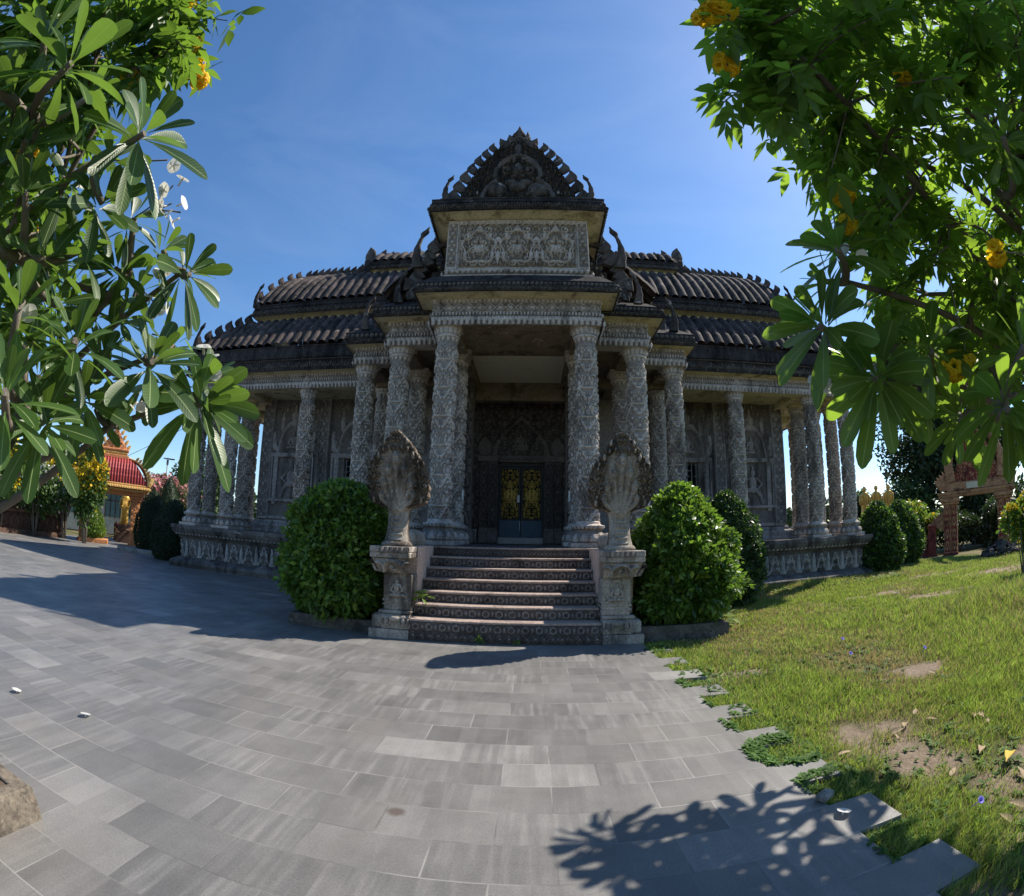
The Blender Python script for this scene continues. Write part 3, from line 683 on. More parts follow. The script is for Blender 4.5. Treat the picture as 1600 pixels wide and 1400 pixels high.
for s in (-1, 1):
    x0, x1 = sorted((DX + s*.015, DX + s*.685)); b = MB()
    b.box(x0, x1, 16.52, 16.55, 1.63, 2.17, .004, m=1)
    b.box(x0, x0 + .055, 16.515, 16.553, 2.18, 3.89, .004); b.box(x1-.055, x1, 16.515, 16.553, 2.18, 3.89, .004); b.box(x0+.056, x1-.056, 16.516, 16.552, 2.172, 2.22, .004); b.box(x0+.056, x1-.056, 16.516, 16.552, 3.82, 3.885, .004)
    b.box(x0+.05, x1-.05, 16.545, 16.556, 2.2, 3.85, m=2)
    o = b.build('door_leaf', [IRONM, BLUEP, DARKIN]); o.parent = door
    b = MB(); cx = (x0 + x1)/2; X, Z = np.meshgrid(np.linspace(x0+.06, x1-.06, 64), np.linspace(2.22, 3.82, 180)); u = X - cx
    kb = Kbach(.54, .80, 31, .03, .08, 500); H = np.maximum(kb(u, np.abs((Z - 2.22) % 1.6 - .8)), np.maximum(ring(u, Z, 0, 3.0, .16, .03), .8*seg(np.abs(u), Z, (0, 3.45), (.25, 2.3), .014)))
    b.grid(np.stack([X, 16.532 - .02*H, Z], -1), keep=(H > .28)[1:, 1:])
    o = b.build('gilded_lattice', GILD); o.parent = door
b = MB(); b.box(DX-.03, DX-.015, 16.49, 16.515, 1.85, 2.15, .003); o = b.build('handle', WHITEP); o.parent = door
b = MB(); b.box(DX-.12, DX-.04, 16.50, 16.515, 2.75, 2.98, .003); o = b.build('lock_plate', WHITEP); o.parent = door
for sx in (-1, 1):
    for (x, y, z) in ((1.33, 10.58, 2.6), (1.27, 12.235, 2.48)):
        b = MB(); b.box(sx*x-.02, sx*x+.02, y-.02, y+.02, z, z+.25, .004); par(b.build('white_plate', WHITEP), temple)

# ---- attic block over the porch with its carved panel
b = MB(); b.box(-1.66, 1.66, 10.45, 14.5, 7.38, 9.05, .01)
med = [Kbach(1.0, 1.22, 40 + k, .045, .11, 600) for k in range(2)]
def attic_fn(S, T, L, h):
    x = S - L/2; H = np.zeros_like(S)
    for k, c in enumerate((-.90, 0, .90)):
        u = x - c; m = np.abs(u) < .45
        H = np.where(m, np.maximum(H, med[0](u, T - .02)), H)
        H = np.maximum(H, .9*np.clip(1 - ((np.hypot(u/.41, (T-.53)/.50) - .90 - .10*np.cos(5*np.arctan2(u, T-.53)))/.075)**2, 0, 1)*(np.abs(u) < .5)); H = np.maximum(H, .9*dome(u, T, 0, .50, .05, .12)); H = np.maximum(H, spiral(np.abs(u), T, .13, .44, .10, 1, 1.5)); H = np.maximum(H, spiral(np.abs(u), T, .11, .66, .08, -1, 1.4)); H = np.maximum(H, .8*petal(u, T, 0, .98, .10, .2))
    for c in (-.45, .45): H = np.maximum(H, np.maximum(dome(x, T, c, .26, .05, .2), .8*dome(x, T, c, .75, .09, .09)))
    return .06*H
b.frieze([(-1.36, 10.45), (1.36, 10.45)], .004, 7.66, 8.84, attic_fn, .012, 1, fig=0)
for sx in (-1, 1):
    a, e = sorted((sx*1.40, sx*1.665)); b.box(a, e, 10.40, 10.46, 7.60, 9.0, .01)
    b.frieze([(a+.03, 10.40), (e-.03, 10.40)], 0, 7.66, 8.9, lambda S, T, L, h: .03*np.maximum(spiral(np.abs(S-L/2), T % .24, L*.24, .12, L*.22, 1, 1.4), dome(S-L/2, T % .24, 0, .22, .04, .04)), .014, 1, fig=0)
b.frieze(pth(1.665, 10.43, 14.4), .0, 7.46, 7.58, fz_lace, .013, 1, depth=1.2, fig=0); b.box(-1.70, 1.70, 10.40, 14.45, 7.375, 7.46, .01)
b.frieze([(-1.4, 10.45), (1.4, 10.45)], .004, 8.86, 9.0, fz_lace, .013)
att = par(b.build('attic', [FRIEZE, FRIEZD]), temple)
A1 = pth(1.67, 10.44, 14.5)
b = MB(); b.sweep(A1, [(.0, 9.0), (.03, 9.02), (.12, 9.03), (.28, 9.075), (.38, 9.07), (.39, 9.05)], 0, True); q = b.build('soffit', SOFFIT); q.parent = att
b = MB(); b.sweep(A1, [(.38, 9.05), (.42, 9.055), (.42, 9.27), (.37, 9.28), (.38, 9.40), (.40, 9.41), (.40, 9.44), (.30, 9.46), (-.1, 9.52), (-1.7, 9.54)], 0)
b.frieze(A1, .423, 9.06, 9.26, fz_scroll, .014, depth=1.3, fig=1); b.frieze(A1, .373, 9.29, 9.40, fz_petal, .014, depth=.6)
q = b.build('cornice', [BLACKM, BLACKP]); q.parent = att

# ---- front pediment: carved tympanum, flames up both slopes, spires and corner nagas
FLAME_L = flame_mesh('flame_leaf', .50, .155, .34, PEDIM); FLAME_R = flame_mesh('flame_leaf', .50, .155, -.34, PEDIM)
HORN_L = horn_mesh('naga_finial', 1.0, PEDIM, 1); HORN_R = horn_mesh('naga_finial', 1.0, PEDIM, -1)
kb = Kbach(3.4, 2.6, 77, .05, .13, 1500)
def ped_relief(X, Z, U, T):
    a = np.abs(X); H = .075*kb(X, Z)
    inner = (a < .92 - .30*(Z > .75) - .22*(Z > 1.15)) & (Z < 1.55)
    H = H*1.3
    for h in (.11*ring(X/.86, Z/.8, 0, .0, .98, .10)*(a > .45)*(Z < .8), .12*ring(X/.60, (Z-.75)/.78, 0, 0, .93, .12)*(Z > .7), .15*dome(X, Z, 0, .95, .13, .17), .12*dome(X, Z, 0, 1.13, .06, .09),
              .13*dome(a, Z, .18, .52, .16, .10), .15*dome(X, Z, 0, .38, .22, .16), .14*dome(a, Z, .10, .72, .07, .06), .14*dome(a, Z, .52, .28, .22, .2), .10*spiral(a, Z, .5, .3, .26, 1, 1.8),
              .10*seg(a, Z, (.0, 1.6), (.5, 1.05), .06), .09*dome(X, Z, 0, 1.8, .12, .22), .10*spiral(a, Z, .26, .98, .17, -1, 1.5)):
        H = np.maximum(H, h)
    return H
b = MB()
PW = lambda t: float(np.interp(t, [0, .12, .27, .545, .74, .88, 1], [1.46, 1.37, 1.22, .86, .54, .28, .06]))
lens_solid(b, 2.55, PW, lambda t: 0, lambda t: .55 - .25*t, 130, 130, ped_relief, M=Matrix.Translation((0, 10.42, 9.46)), edge=.6, m=1, hi=0)
b.box(-1.9, 1.9, 10.15, 10.9, 9.45, 9.56, .02)
b.lathe([(.16,0),(.19,.06),(.12,.12),(.14,.17),(.09,.23),(.10,.27),(.05,.33),(.055,.36),(.012,.50)], 10, (.02, 10.40, 11.86)); b.lathe([(.07,0),(.09,.05),(.05,.12),(.06,.16),(.012,.34)], 8, (.24, 10.46, 11.85))
for k in range(5):
    a = (k-2)/2; lens_solid(b, .4, teardrop(.12), lambda t: 0, lambda t: .12, 7, 10, leaf_relief(.03), M=Matrix.Translation((a*.30, 10.28, 11.35 + .22*(1-abs(a)))) @ Matrix.Rotation(a*.5, 4, 'Y'))
ped = par(b.build('pediment', [PEDIM, PEDID]), temple)
for sx, F, Hn in ((-1, FLAME_R, HORN_L), (1, FLAME_L, HORN_R)):
    for k in range(7):
        t = (.03, .16, .285, .405, .52, .625, .72)[k]; x = sx*(PW(t) - .10); z = 9.46 + 2.55*t
        place(FLAME_L if sx < 0 else FLAME_R, 'flame_leaf', ped, TRS(x + sx*.10, 10.32, z - .03, 0, 1.02 - .055*k, sx*.30))
    place(Hn, 'naga_finial', ped, TRS(sx*1.74, 10.22, 9.50, 0, .84, sx*.02))
# second, wider pediment behind the attic
b = MB(); kb2 = Kbach(5.4, 2.9, 99, .06, .15, 1500)
lens_solid(b, 3.0, lambda t: 2.50 - .55*min(1, t/.45) - 1.9*max(0, (t-.45)/.55)**1.1, lambda t: 0, lambda t: .5, 110, 80, lambda X, Z, U, T: .09*kb2(X, Z), M=Matrix.Translation((0, 11.75, 7.20)), edge=.7, m=1, hi=0)
b.box(-2.62, 2.62, 11.4, 15.6, 7.2, 7.45, .02); b.box(-2.3, 2.3, 11.9, 16.5, 7.45, 8.4, .02)
rped = par(b.build('pediment', [PEDIM, PEDID]), temple)
for sx, F, Hn in ((-1, FLAME_R, HORN_L), (1, FLAME_L, HORN_R)):
    place(Hn, 'naga_finial', rped, TRS(sx*2.58, 11.5, 8.30, 0, 1.28, sx*.02))
    for k in range(11):
        q = k/10; place(FLAME_L if sx < 0 else FLAME_R, 'flame_leaf', rped, TRS(sx*(2.56 - .85*q**1.6 + .04*math.sin(k*2.1)), 11.56 - .02*(k % 2), 7.42 + 1.95*q, 0, .80 + .12*(k % 3), sx*(.55 - .35*q)))
    place(Hn, 'naga_finial', rped, TRS(sx*2.88, 11.05, 7.08, 0, .92, 0)); 
    for k, (x, z) in enumerate(((2.62, 7.22), (2.74, 7.5), (2.45, 7.3))): place(F, 'flame_leaf', rped, TRS(sx*x, 11.2, z, 0, .8, sx*.2))
b = MB(); lens_solid(b, 1.15, lambda t: 3.85 - .9*t, lambda t: 0, lambda t: .5, 90, 30, lambda X, Z, U, T: .08*kb2(X*.7, Z), M=Matrix.Translation((0, 13.05, 7.1)), edge=.8, m=1, hi=0)
b.box(-3.7, 3.7, 13.2, 15.6, 7.1, 8.2, .02)
tped = par(b.build('pediment', [PEDIM, PEDID]), temple)
for sx, F, Hn in ((-1, FLAME_R, HORN_L), (1, FLAME_L, HORN_R)):
    place(Hn, 'naga_finial', tped, TRS(sx*4.15, 12.5, 7.02, 0, 1.02, 0))
    for x, z in ((3.95, 7.15), (3.85, 7.45), (3.6, 7.75), (3.4, 8.0), (3.15, 8.15), (2.9, 8.3), (2.65, 8.4)): place(F, 'flame_leaf', tped, TRS(sx*x, 12.95, z, 0, .9, sx*.3))

# ---- tiled roofs
def tile_roof(b, A, ex, ein, L, prof, hipL=0, hipR=0, p=.335, r=.135, m=0):
    A = np.array(A, float); ex = np.array(ex, float); ein = np.array(ein, float)
    n = max(1, round(L/p)); q = L/n; k = np.array([0, .18, .2, .24, .30, .38, .5, .62, .70, .76, .80, .82]); S = (np.arange(n)[:, None] + k[None]).ravel()*q; S = np.r_[S, L]
    pr = np.array(prof, float); t = np.linspace(0, 1, len(pr)); tt = np.linspace(0, 1, 22); run = np.interp(tt, t, pr[:, 0]); z = np.interp(tt, t, pr[:, 1])
    dr, dz = np.gradient(run), np.gradient(z); ln = np.hypot(dr, dz); nr, nz = -dz/ln, dr/ln
    x = (S % q) - q/2; H = np.sqrt(np.clip(r*r - x*x, 0, None)); H = np.where(S >= L, 0, H)
    step = .018*((tt*5) % 1)                                       # overlapping tile courses
    SS, _ = np.meshgrid(S, tt); HH = H[None, :]*(1) + step[:, None]
    lo = hipL*tt[:, None]; hi = L - hipR*tt[:, None]; SC_ = np.clip(SS, lo, hi)
    P = A + SC_[..., None]*ex + (run[:, None] + nr[:, None]*HH)[..., None]*ein + np.array([0, 0, 1.])*(z[:, None] + nz[:, None]*HH)[..., None]
    b.grid(P, m, False)
def bulge(r0, z0, r1, z1, n=9, k=.35): return [(r0 + (r1-r0)*t, z0 + (z1-z0)*(t*(1+k) - k*t*t)) for t in np.linspace(0, 1, n)]
ROOF_M = [ROOFT, BLACKM, SOFFIT, BLACKP]
def hip_roof(name, X, yf, yb, z0, dx, dy, z1, k=.35):
    b = MB(); pf = bulge(0, z0, dy, z1, 9, k); ps = bulge(0, z0, dx, z1, 9, k)
    tile_roof(b, (-X, yf, 0), (1,0,0), (0,1,0), 2*X, pf, dx, dx); tile_roof(b, (X, yb, 0), (-1,0,0), (0,-1,0), 2*X, pf, dx, dx)
    tile_roof(b, (X, yf, 0), (0,1,0), (-1,0,0), yb-yf, ps, dy, dy); tile_roof(b, (-X, yb, 0), (0,-1,0), (1,0,0), yb-yf, ps, dy, dy)
    o = b.build(name, ROOF_M); par(o, temple); return o
def box_band(parent, X, yf, yb, z0, zs, zc, zt, d):
    """recessed wall, soffit and carved cornice under the next roof"""
    path = [(X, yb), (-X, yb), (-X, yf), (X, yf), (X, yb-.001)]; path = [(-X, yb), (-X, yf), (X, yf), (X, yb)]
    b = MB(); b.sweep(path, [(0, z0), (0, zs)], 2); b.sweep(path, [(0, zs), (.05, zs+.02), (d*.7, zc+.01), (d-.02, zc)], 2, True)
    b.sweep(path, [(d-.02, zc), (d, zc+.004), (d, zc+(zt-zc)*.55), (d-.04, zc+(zt-zc)*.58), (d-.02, zt-.04), (d+.01, zt-.03), (d+.01, zt), (d-.2, zt+.03)], 1)
    b.frieze(path, d+.003, zc+.012, zc+(zt-zc)*.54, fz_scroll, .018, 1, fig=3); b.frieze(path, d-.037, zc+(zt-zc)*.6, zt-.045, fz_petal, .018, 1, depth=.6)
    o = b.build('cornice', ROOF_M); o.parent = parent
low = hip_roof('lower_roof', 11.35, 14.14, 20.9, 7.36, 1.55, 1.46, 8.86)
box_band(low, 9.55, 15.6, 19.45, 8.5, 8.98, 9.06, 9.50, .28)
up = hip_roof('upper_roof', 9.72, 15.36, 19.7, 9.52, .75, 2.12, 11.62, .5)
b = MB(); b.box(-8.95, 8.95, 17.38, 17.66, 11.5, 11.72, .03, m=1); q = b.build('ridge', ROOF_M); q.parent = up
box_band(up, 5.7, 16.85, 18.2, 10.6, 11.36, 11.40, 11.74, .16)
topr = hip_roof('crown_roof', 5.80, 16.75, 18.3, 11.75, .12, .74, 12.42, .6)
b = MB(); b.box(-5.75, 5.75, 17.42, 17.62, 12.34, 12.50, .03, m=1); q = b.build('ridge', ROOF_M); q.parent = topr
b = MB(); tile_roof(b, (-1.95, 17.2, 0), (0,-1,0), (1,0,0), 6.4, bulge(0, 9.5, 1.95, 11.0), 0, 0); tile_roof(b, (1.95, 10.8, 0), (0,1,0), (-1,0,0), 6.4, bulge(0, 9.5, 1.95, 11.0), 0, 0); b.box(-.2, .2, 10.8, 17.2, 10.9, 11.06, .02, m=1)
par(b.build('porch_roof', ROOF_M), temple)
for sg in (-1, 1):
    b = MB(); tile_roof(b, (sg*3.6, 15.7 if sg < 0 else 12.0, 0), (0, sg, 0), (-sg, 0, 0), 3.7, bulge(0, 7.9, 1.3, 9.0), 0, 0); par(b.build('porch_roof', ROOF_M), temple)
AL = flame_mesh('antefix', .42, .155, .26, ROOFT, .13); AR = flame_mesh('antefix', .42, .155, -.26, ROOFT, .13)
HL = horn_mesh('naga_finial', 1.0, BLACKM, 1); HR = horn_mesh('naga_finial', 1.0, BLACKM, -1)
b = MB(); lens_solid(b, .72, teardrop(.27, .015, .42), lambda t: 0, lambda t: .22, 12, 20, leaf_relief(.05), leaf_relief(.05)); BIG = b.mesh('antefix', PEDIM)
for sx, A_, H_ in ((-1, AL, HL), (1, AR, HR)):
    for k in range(10): place(A_, 'antefix', up, TRS(sx*(6.15 + k*.29), 17.5, 11.66, 0, 1.05 - .02*abs(k-5), sx*.05))
    for k in range(5):                                        # down the end of the upper roof
        t = 1 - (k + .5)/5; place(A_, 'antefix', up, TRS(sx*(9.72 - .75*t), 15.36 + 2.12*t, 9.5 + 2.1*(t*1.5 - .5*t*t), -sx*.9, 1.0, sx*.3))
    place(H_, 'naga_finial', up, TRS(sx*9.72, 15.28, 9.42, 0, .98, 0)); place(A_, 'antefix', up, TRS(sx*9.62, 15.3, 9.35, 0, .8, 0))
    for k in range(6):
        t = (k + .5)/6; place(A_, 'antefix', low, TRS(sx*(11.3 - 1.55*t), 14.14 + 1.46*t, 7.34 + 1.5*(t*1.35 - .35*t*t), -sx*.78, 1.15, sx*.3))
    place(H_, 'naga_finial', low, TRS(sx*11.28, 14.12, 7.3, 0, 1.15, 0))
    place(BIG, 'antefix', topr, TRS(sx*6.12, 17.4, 12.16, sx*.35, .95)); place(A_, 'antefix', topr, TRS(sx*5.55, 17.5, 12.4, 0, .9)); place(A_, 'antefix', topr, TRS(sx*5.2, 17.5, 12.42, 0, .6))
    b = MB(); b.box(*sorted((sx*5.7, sx*6.3)), 17.2, 17.8, 11.5, 12.2, .05, m=1); q = b.build('ridge_end', ROOF_M); q.parent = topr
    for k in range(3): place(A_, 'antefix', topr, TRS(sx*(6.25 + .12*k), 17.3, 11.75 - .12*k, -sx*.5, .7, sx*.5))

# ================================================================== naga statues on the pedestals
def naga(sx):
    lbl = ('carved stone many-headed naga on the pedestal left of the steps, its hood edge catching sun' if sx < 0 else
           'carved stone many-headed naga on the pedestal right of the steps, against the bright round bush')
    t = thing('naga_statue', lbl, 'statue', (sx*1.74, 7.98, ZP), 'naga statues flanking the steps')
    b = MB(); h = 1.80; P = np.array([(0,.20),(.06,.185),(.12,.165),(.2,.16),(.27,.165),(.315,.18),(.335,.20),(.352,.30),(.376,.405),(.40,.45),(.432,.475),(.512,.49),(.632,.475),(.72,.425),(.832,.30),(.912,.19),(.96,.11),(1,.03)])
    tt = np.linspace(0, 1, 400); ww = np.interp(tt, P[:, 0], P[:, 1]); kk = np.ones(11)/11; ww = np.convolve(np.pad(ww, 5, 'edge'), kk, 'valid')
    w = lambda q: float(np.interp(q, tt, ww)) * (1 + (.05*abs(math.sin(q*46)) if q > .36 else 0))
    heads = [(0, 1.36, .085), (.13, 1.17, .07), (-.13, 1.17, .07), (.22, .97, .065), (-.22, .97, .065), (.26, .79, .055), (-.26, .79, .055)]
    kbn = Kbach(1.2, 1.8, 15, .035, .07, 900)
    def front(X, Z, U, T):
        H = np.zeros_like(X); rim = ((np.abs(U) > .60 + .05*np.sin(T*58)) & (T > .34)) | (T > .82 + .02*np.sin(U*14))
        H = np.where(rim, .085*kbn(X, Z) + .025, .02*kbn(X, Z)*(T > .34))
        for (x, z, r) in heads:
            H = np.maximum(H, .075*seg(X, Z, (x*.30, .58), (x*.96, z-.06), .045)); H = np.maximum(H, .125*dome(X, Z, x, z, r*.85, r*1.35)); H = np.maximum(H, .155*dome(X, Z, x, z-.06, r*.45, r*.5))
            H = np.maximum(H, .145*dome(np.abs(X-x), Z, r*.34, z+.03, .018, .024)); H = np.maximum(H, .075*petal(X, Z, x, z+.05, r*.5, r*1.4))
        H = np.maximum(H, .035*(np.sin(Z*75) > .2)*(np.abs(X) < .11)*(T < .36)*(T > .04)); H = np.maximum(H, .05*ring(X, Z, 0, .46, .085, .02)*(T < .4))
        return H
    back = lambda X, Z, U, T: .04*kbn(X*.9, Z)*(T > .33)
    th = lambda q: .40 - .16*min(1, q/.3) if q < .34 else .24 - .10*(q-.34)
    yc = lambda q: .10*math.sin(q*5.2) - .22*max(0, q-.45)**1.2
    lens_solid(b, h, w, lambda q: 0, th, 84, 130, front, back, yc=yc, edge=.42, hi=1, hif=lambda X, Z, U, T, rf: (~(((np.abs(U) > .60 + .05*np.sin(T*58)) & (T > .34)) | (T > .82 + .02*np.sin(U*14)))) | (rf > .08))
    b.build('hood', [NAGAD, NAGAM], t)
    b = MB(); pts = [(0, .12, .08), (0, .25, .10), (0, .5, .11), (0, 1.0, .11), (0, 1.5, .10)]; S = np.linspace(0, 1, 60)
    P2 = np.array([[np.interp(q, np.linspace(0, 1, 5), [p[i] for p in pts]) for i in range(3)] for q in S]); b.tube(P2, .17 + .010*np.sin(S*PI*30), 18)
    b.build('coiled_body', NAGAM, t)
    b = MB(); b.lathe([(.24,0),(.25,.03),(.23,.06),(.18,.09)], 24, (0, 0, 0)); b.build('lotus_foot', NAGAM, t)
for sx in (-1, 1): naga(sx)

# ================================================================== ground
def leafmat(name, c0, c1, trans, tw=.4, rough=.45, spec=.4, dead=None, veins=False):
    M = Mat(name); g = M.n('ShaderNodeNewGeometry'); col = M.ramp(g.outputs['Random Per Island'], [(0.0, c0), (.85, c1)] + ([(.965, c1), (.975, dead)] if dead else []))
    n = M.ramp(M.noise(3.0, 3), [(.3, .75), (.7, 1.2)]); col = M.mix(1.0, col, n, 'MULTIPLY')
    if veins:                                               # pale midrib and ribbed side veins
        at = M.n('ShaderNodeAttribute', attribute_name='leaf_uv'); sp = M.n('ShaderNodeSeparateXYZ'); M.l(at.outputs['Vector'], sp.inputs[0])
        def ma(op, a, b=None):
            x = M.n('ShaderNodeMath', operation=op)
            for i, v in enumerate((a, b)):
                if v is None: continue
                if hasattr(v, 'links'): M.l(v, x.inputs[i])
                else: x.inputs[i].default_value = v
            return x.outputs[0]
        au = ma('ABSOLUTE', sp.outputs[0]); w = ma('SINE', ma('SUBTRACT', ma('MULTIPLY', sp.outputs[1], 118.0), ma('MULTIPLY', au, 13.0)))
        col = M.mix(ma('MULTIPLY', ma('GREATER_THAN', w, .80), .13), col, tuple(min(1, x*2.0 + .02) for x in c1))
        col = M.mix(ma('LESS_THAN', au, .055), col, (.30, .38, .16)); vn = M.bump(w, .08, .003)
        M.base(col, rough, spec, vn)
    else: M.base(col, rough, spec)
    t = M.n('ShaderNodeBsdfTranslucent'); tc = M.mix(1.0, M.ramp(g.outputs['Random Per Island'], [(0, tuple(x*.8 for x in trans)), (1, trans)]), n, 'MULTIPLY'); M.l(tc, t.inputs[0])
    mx = M.n('ShaderNodeMixShader'); mx.inputs[0].default_value = tw; M.l(M.p.outputs[0], mx.inputs[1]); M.l(t.outputs[0], mx.inputs[2]); M.l(mx.outputs[0], M.out.inputs[0])
    return M.m

def paving_mat():
    M = Mat('grey_paving_tile'); sp = M.n('ShaderNodeSeparateXYZ'); M.l(M.coords(rand=False), sp.inputs[0])
    def ma(op, a, b=None, c=None):
        x = M.n('ShaderNodeMath', operation=op)
        for i, v in enumerate((a, b, c)):
            if v is None: continue
            if hasattr(v, 'links'): M.l(v, x.inputs[i])
            else: x.inputs[i].default_value = v
        return x.outputs[0]
    v = ma('DIVIDE', ma('SUBTRACT', sp.outputs[1], 1.60), .356); row = ma('FLOOR', v)
    u = ma('ADD', ma('DIVIDE', ma('SUBTRACT', sp.outputs[0], 2.06), .62), ma('MULTIPLY', ma('FLOORED_MODULO', row, 2.0), .5)); colm = ma('FLOOR', u)
    fu = ma('SUBTRACT', u, colm); fv = ma('SUBTRACT', v, row)
    eu = ma('MULTIPLY', ma('MINIMUM', fu, ma('SUBTRACT', 1.0, fu)), .62); ev = ma('MULTIPLY', ma('MINIMUM', fv, ma('SUBTRACT', 1.0, fv)), .356)
    e = ma('MINIMUM', eu, ev)
    cb = M.n('ShaderNodeCombineXYZ'); M.l(colm, cb.inputs[0]); M.l(row, cb.inputs[1])
    wn = M.n('ShaderNodeTexWhiteNoise', noise_dimensions='3D'); M.l(cb.outputs[0], wn.inputs['Vector'])
    tile = M.ramp(wn.outputs['Value'], [(0, (.132,.127,.121)), (.4, (.148,.142,.135)), (.8, (.167,.160,.151)), (.93, (.192,.184,.173)), (1.0, (.245,.234,.219))])
    # stripes of the sawn stone, along the tile, different in every tile
    mp = M.n('ShaderNodeVectorMath', operation='MULTIPLY'); mp.inputs[1].default_value = (13, 1.0, 1); M.l(M.coords(), mp.inputs[0])
    sh = M.n('ShaderNodeVectorMath', operation='ADD'); sc = M.n('ShaderNodeVectorMath', operation='SCALE'); sc.inputs['Scale'].default_value = 60; M.l(wn.outputs['Color'], sc.inputs[0]); M.l(mp.outputs[0], sh.inputs[0]); M.l(sc.outputs[0], sh.inputs[1])
    nz = M.n('ShaderNodeTexNoise'); nz.inputs['Scale'].default_value = 1.3; nz.inputs['Detail'].default_value = 4; M.l(sh.outputs[0], nz.inputs['Vector'])
    w2 = M.n('ShaderNodeSeparateColor'); M.l(wn.outputs['Color'], w2.inputs[0])
    amt = ma('MULTIPLY', ma('POWER', w2.outputs[1], 1.3), .52)
    col = M.mix(amt, tile, M.ramp(nz.outputs[0], [(.38, (.122,.118,.113)), (.5, (.157,.152,.145)), (.63, (.245,.235,.221))]))
    st = ma('FLOOR', ma('ADD', ma('MULTIPLY', fu, ma('ADD', 2.0, ma('MULTIPLY', w2.outputs[2], 4.0))), w2.outputs[0])); cs = M.n('ShaderNodeCombineXYZ'); M.l(colm, cs.inputs[0]); M.l(row, cs.inputs[1]); M.l(st, cs.inputs[2])
    ws = M.n('ShaderNodeTexWhiteNoise', noise_dimensions='3D'); M.l(cs.outputs[0], ws.inputs['Vector'])      # bands of lighter and darker bedding inside a slab
    col = M.mix(.45, col, M.ramp(ws.outputs['Value'], [(0, .40), (.6, .5), (1, .62)]), 'OVERLAY')
    col = M.mix(.42, col, M.ramp(M.noise(1.1, 8, .7), [(.3, .25), (.7, .78)]), 'OVERLAY')
    col = M.mix(.55, col, M.ramp(M.noise(85, 4, .7), [(.3, .30), (.7, .70)]), 'OVERLAY')
    col = M.mix(M.ramp(M.noise(.8, 6, .6, dist=1.0), [(.52, 0.0), (.70, .38)]), col, (.205, .182, .160))
    col = M.mix(M.ramp(M.noise(5.5, 9, .85, dist=2.5), [(.665, 0.0), (.70, .5)]), col, (.42, .41, .40))
    jn = ma('LESS_THAN', ma('ADD', e, ma('MULTIPLY', M.noise(9, 5), .003)), .0062)
    col = M.mix(ma('MULTIPLY', jn, ma('MULTIPLY', M.noise(1.7, 4), .9)), col, M.ramp(M.noise(.9, 3), [(.42, (.09,.085,.08)), (.55, (.36,.345,.32))]))
    col = M.mix(M.ramp(M.noise(24, 3, .5), [(.755, 0.0), (.77, .8)]), col, (.07, .062, .056)); col = M.mix(M.ramp(M.noise(2.3, 10, .75), [(.60, 0.0), (.75, .55)]), col, (.115, .108, .10))
    # a rust-brown stain
    dx = ma('SUBTRACT', sp.outputs[0], -.36); dy = ma('SUBTRACT', sp.outputs[1], 2.57)
    rr = ma('ADD', ma('POWER', ma('ADD', ma('MULTIPLY', dx, dx), ma('MULTIPLY', dy, dy)), .5), ma('MULTIPLY', M.noise(16, 4), .05))
    col = M.mix(M.ramp(rr, [(.055, .8), (.09, 0.0)]), col, (.085, .062, .05))
    bh = ma('MULTIPLY', jn, -1.0); nb = M.bump(bh, .5, .004, M.bump(M.noise(60, 6, .7), .25, .004))
    M.base(col, .5, .35, nb); M.l(M.ramp(M.noise(1.6, 5), [(.3, .36), (.7, .62)]), M.p.inputs['Roughness'])
    return M.m

def row_y(r): return 1.60 + .356*r
b = MB(); rs = list(range(-16, 72))
for r in rs:
    y0, y1 = row_y(r), row_y(r+1); xe = (2.37 if r % 2 else 2.06) if r < 17 else (2.0 if y0 < 14 else (12.0 if y0 > 22 else 2.0)); xl = -24.0
    b.add([(xl, y0, 0), (xe, y0, 0), (xe, y1, 0), (xl, y1, 0)], [(0, 1, 2, 3)])
    b.add([(xe, y0, 0), (xe, y0, -.06), (xe, y1, -.06), (xe, y1, 0)], [(0, 1, 2, 3)])
    if r % 2 and r < 17: b.add([(2.06, y0, 0), (2.06, y0, -.06), (2.37, y0, -.06), (2.37, y0, 0), (2.06, y1, 0), (2.06, y1, -.06), (2.37, y1, -.06), (2.37, y1, 0)], [(0, 1, 2, 3), (7, 6, 5, 4)])
o = b.build('paving', paving_mat()); tag(o, kind='structure')

BARE = [(2.95, 5.66, .75, .22), (6.9, 7.1, 1.0, .3), (3.0, 3.1, .45, .5), (3.05, 2.45, .35, .35), (13.6, 9.8, 2.6, 1.1), (13.0, 11.9, 2.2, .6), (9.3, 8.7, 2.4, .45), (4.6, 4.4, .7, .25), (3.6, 1.7, .7, .5), (3.1, 1.1, .6, .4), (5.4, 2.6, .5, .4), (8.6, 10.2, 1.6, .35), (2.3, 1.0, .4, .25)]
def bare_field(x, y):
    f = np.zeros_like(x)
    for (cx, cy, rx, ry) in BARE: f = np.maximum(f, 1.15 - ((x-cx)/rx)**2*.8 - ((y-cy)/ry)**2*.8)
    return np.clip(f*(.35 + 1.1*lattice_noise(x, y, .22, 44)) - .12, 0, 1)
def lattice_noise(x, y, s, seed):
    r = np.random.default_rng(seed); G = r.random((64, 64)); u, v = x/s + 100, y/s + 100; i, j = np.floor(u).astype(int), np.floor(v).astype(int); fu, fv = u-i, v-j; fu = fu*fu*(3-2*fu); fv = fv*fv*(3-2*fv)
    g = lambda a, c: G[a % 64, c % 64]
    return (g(i,j)*(1-fu) + g(i+1,j)*fu)*(1-fv) + (g(i,j+1)*(1-fu) + g(i+1,j+1)*fu)*fv
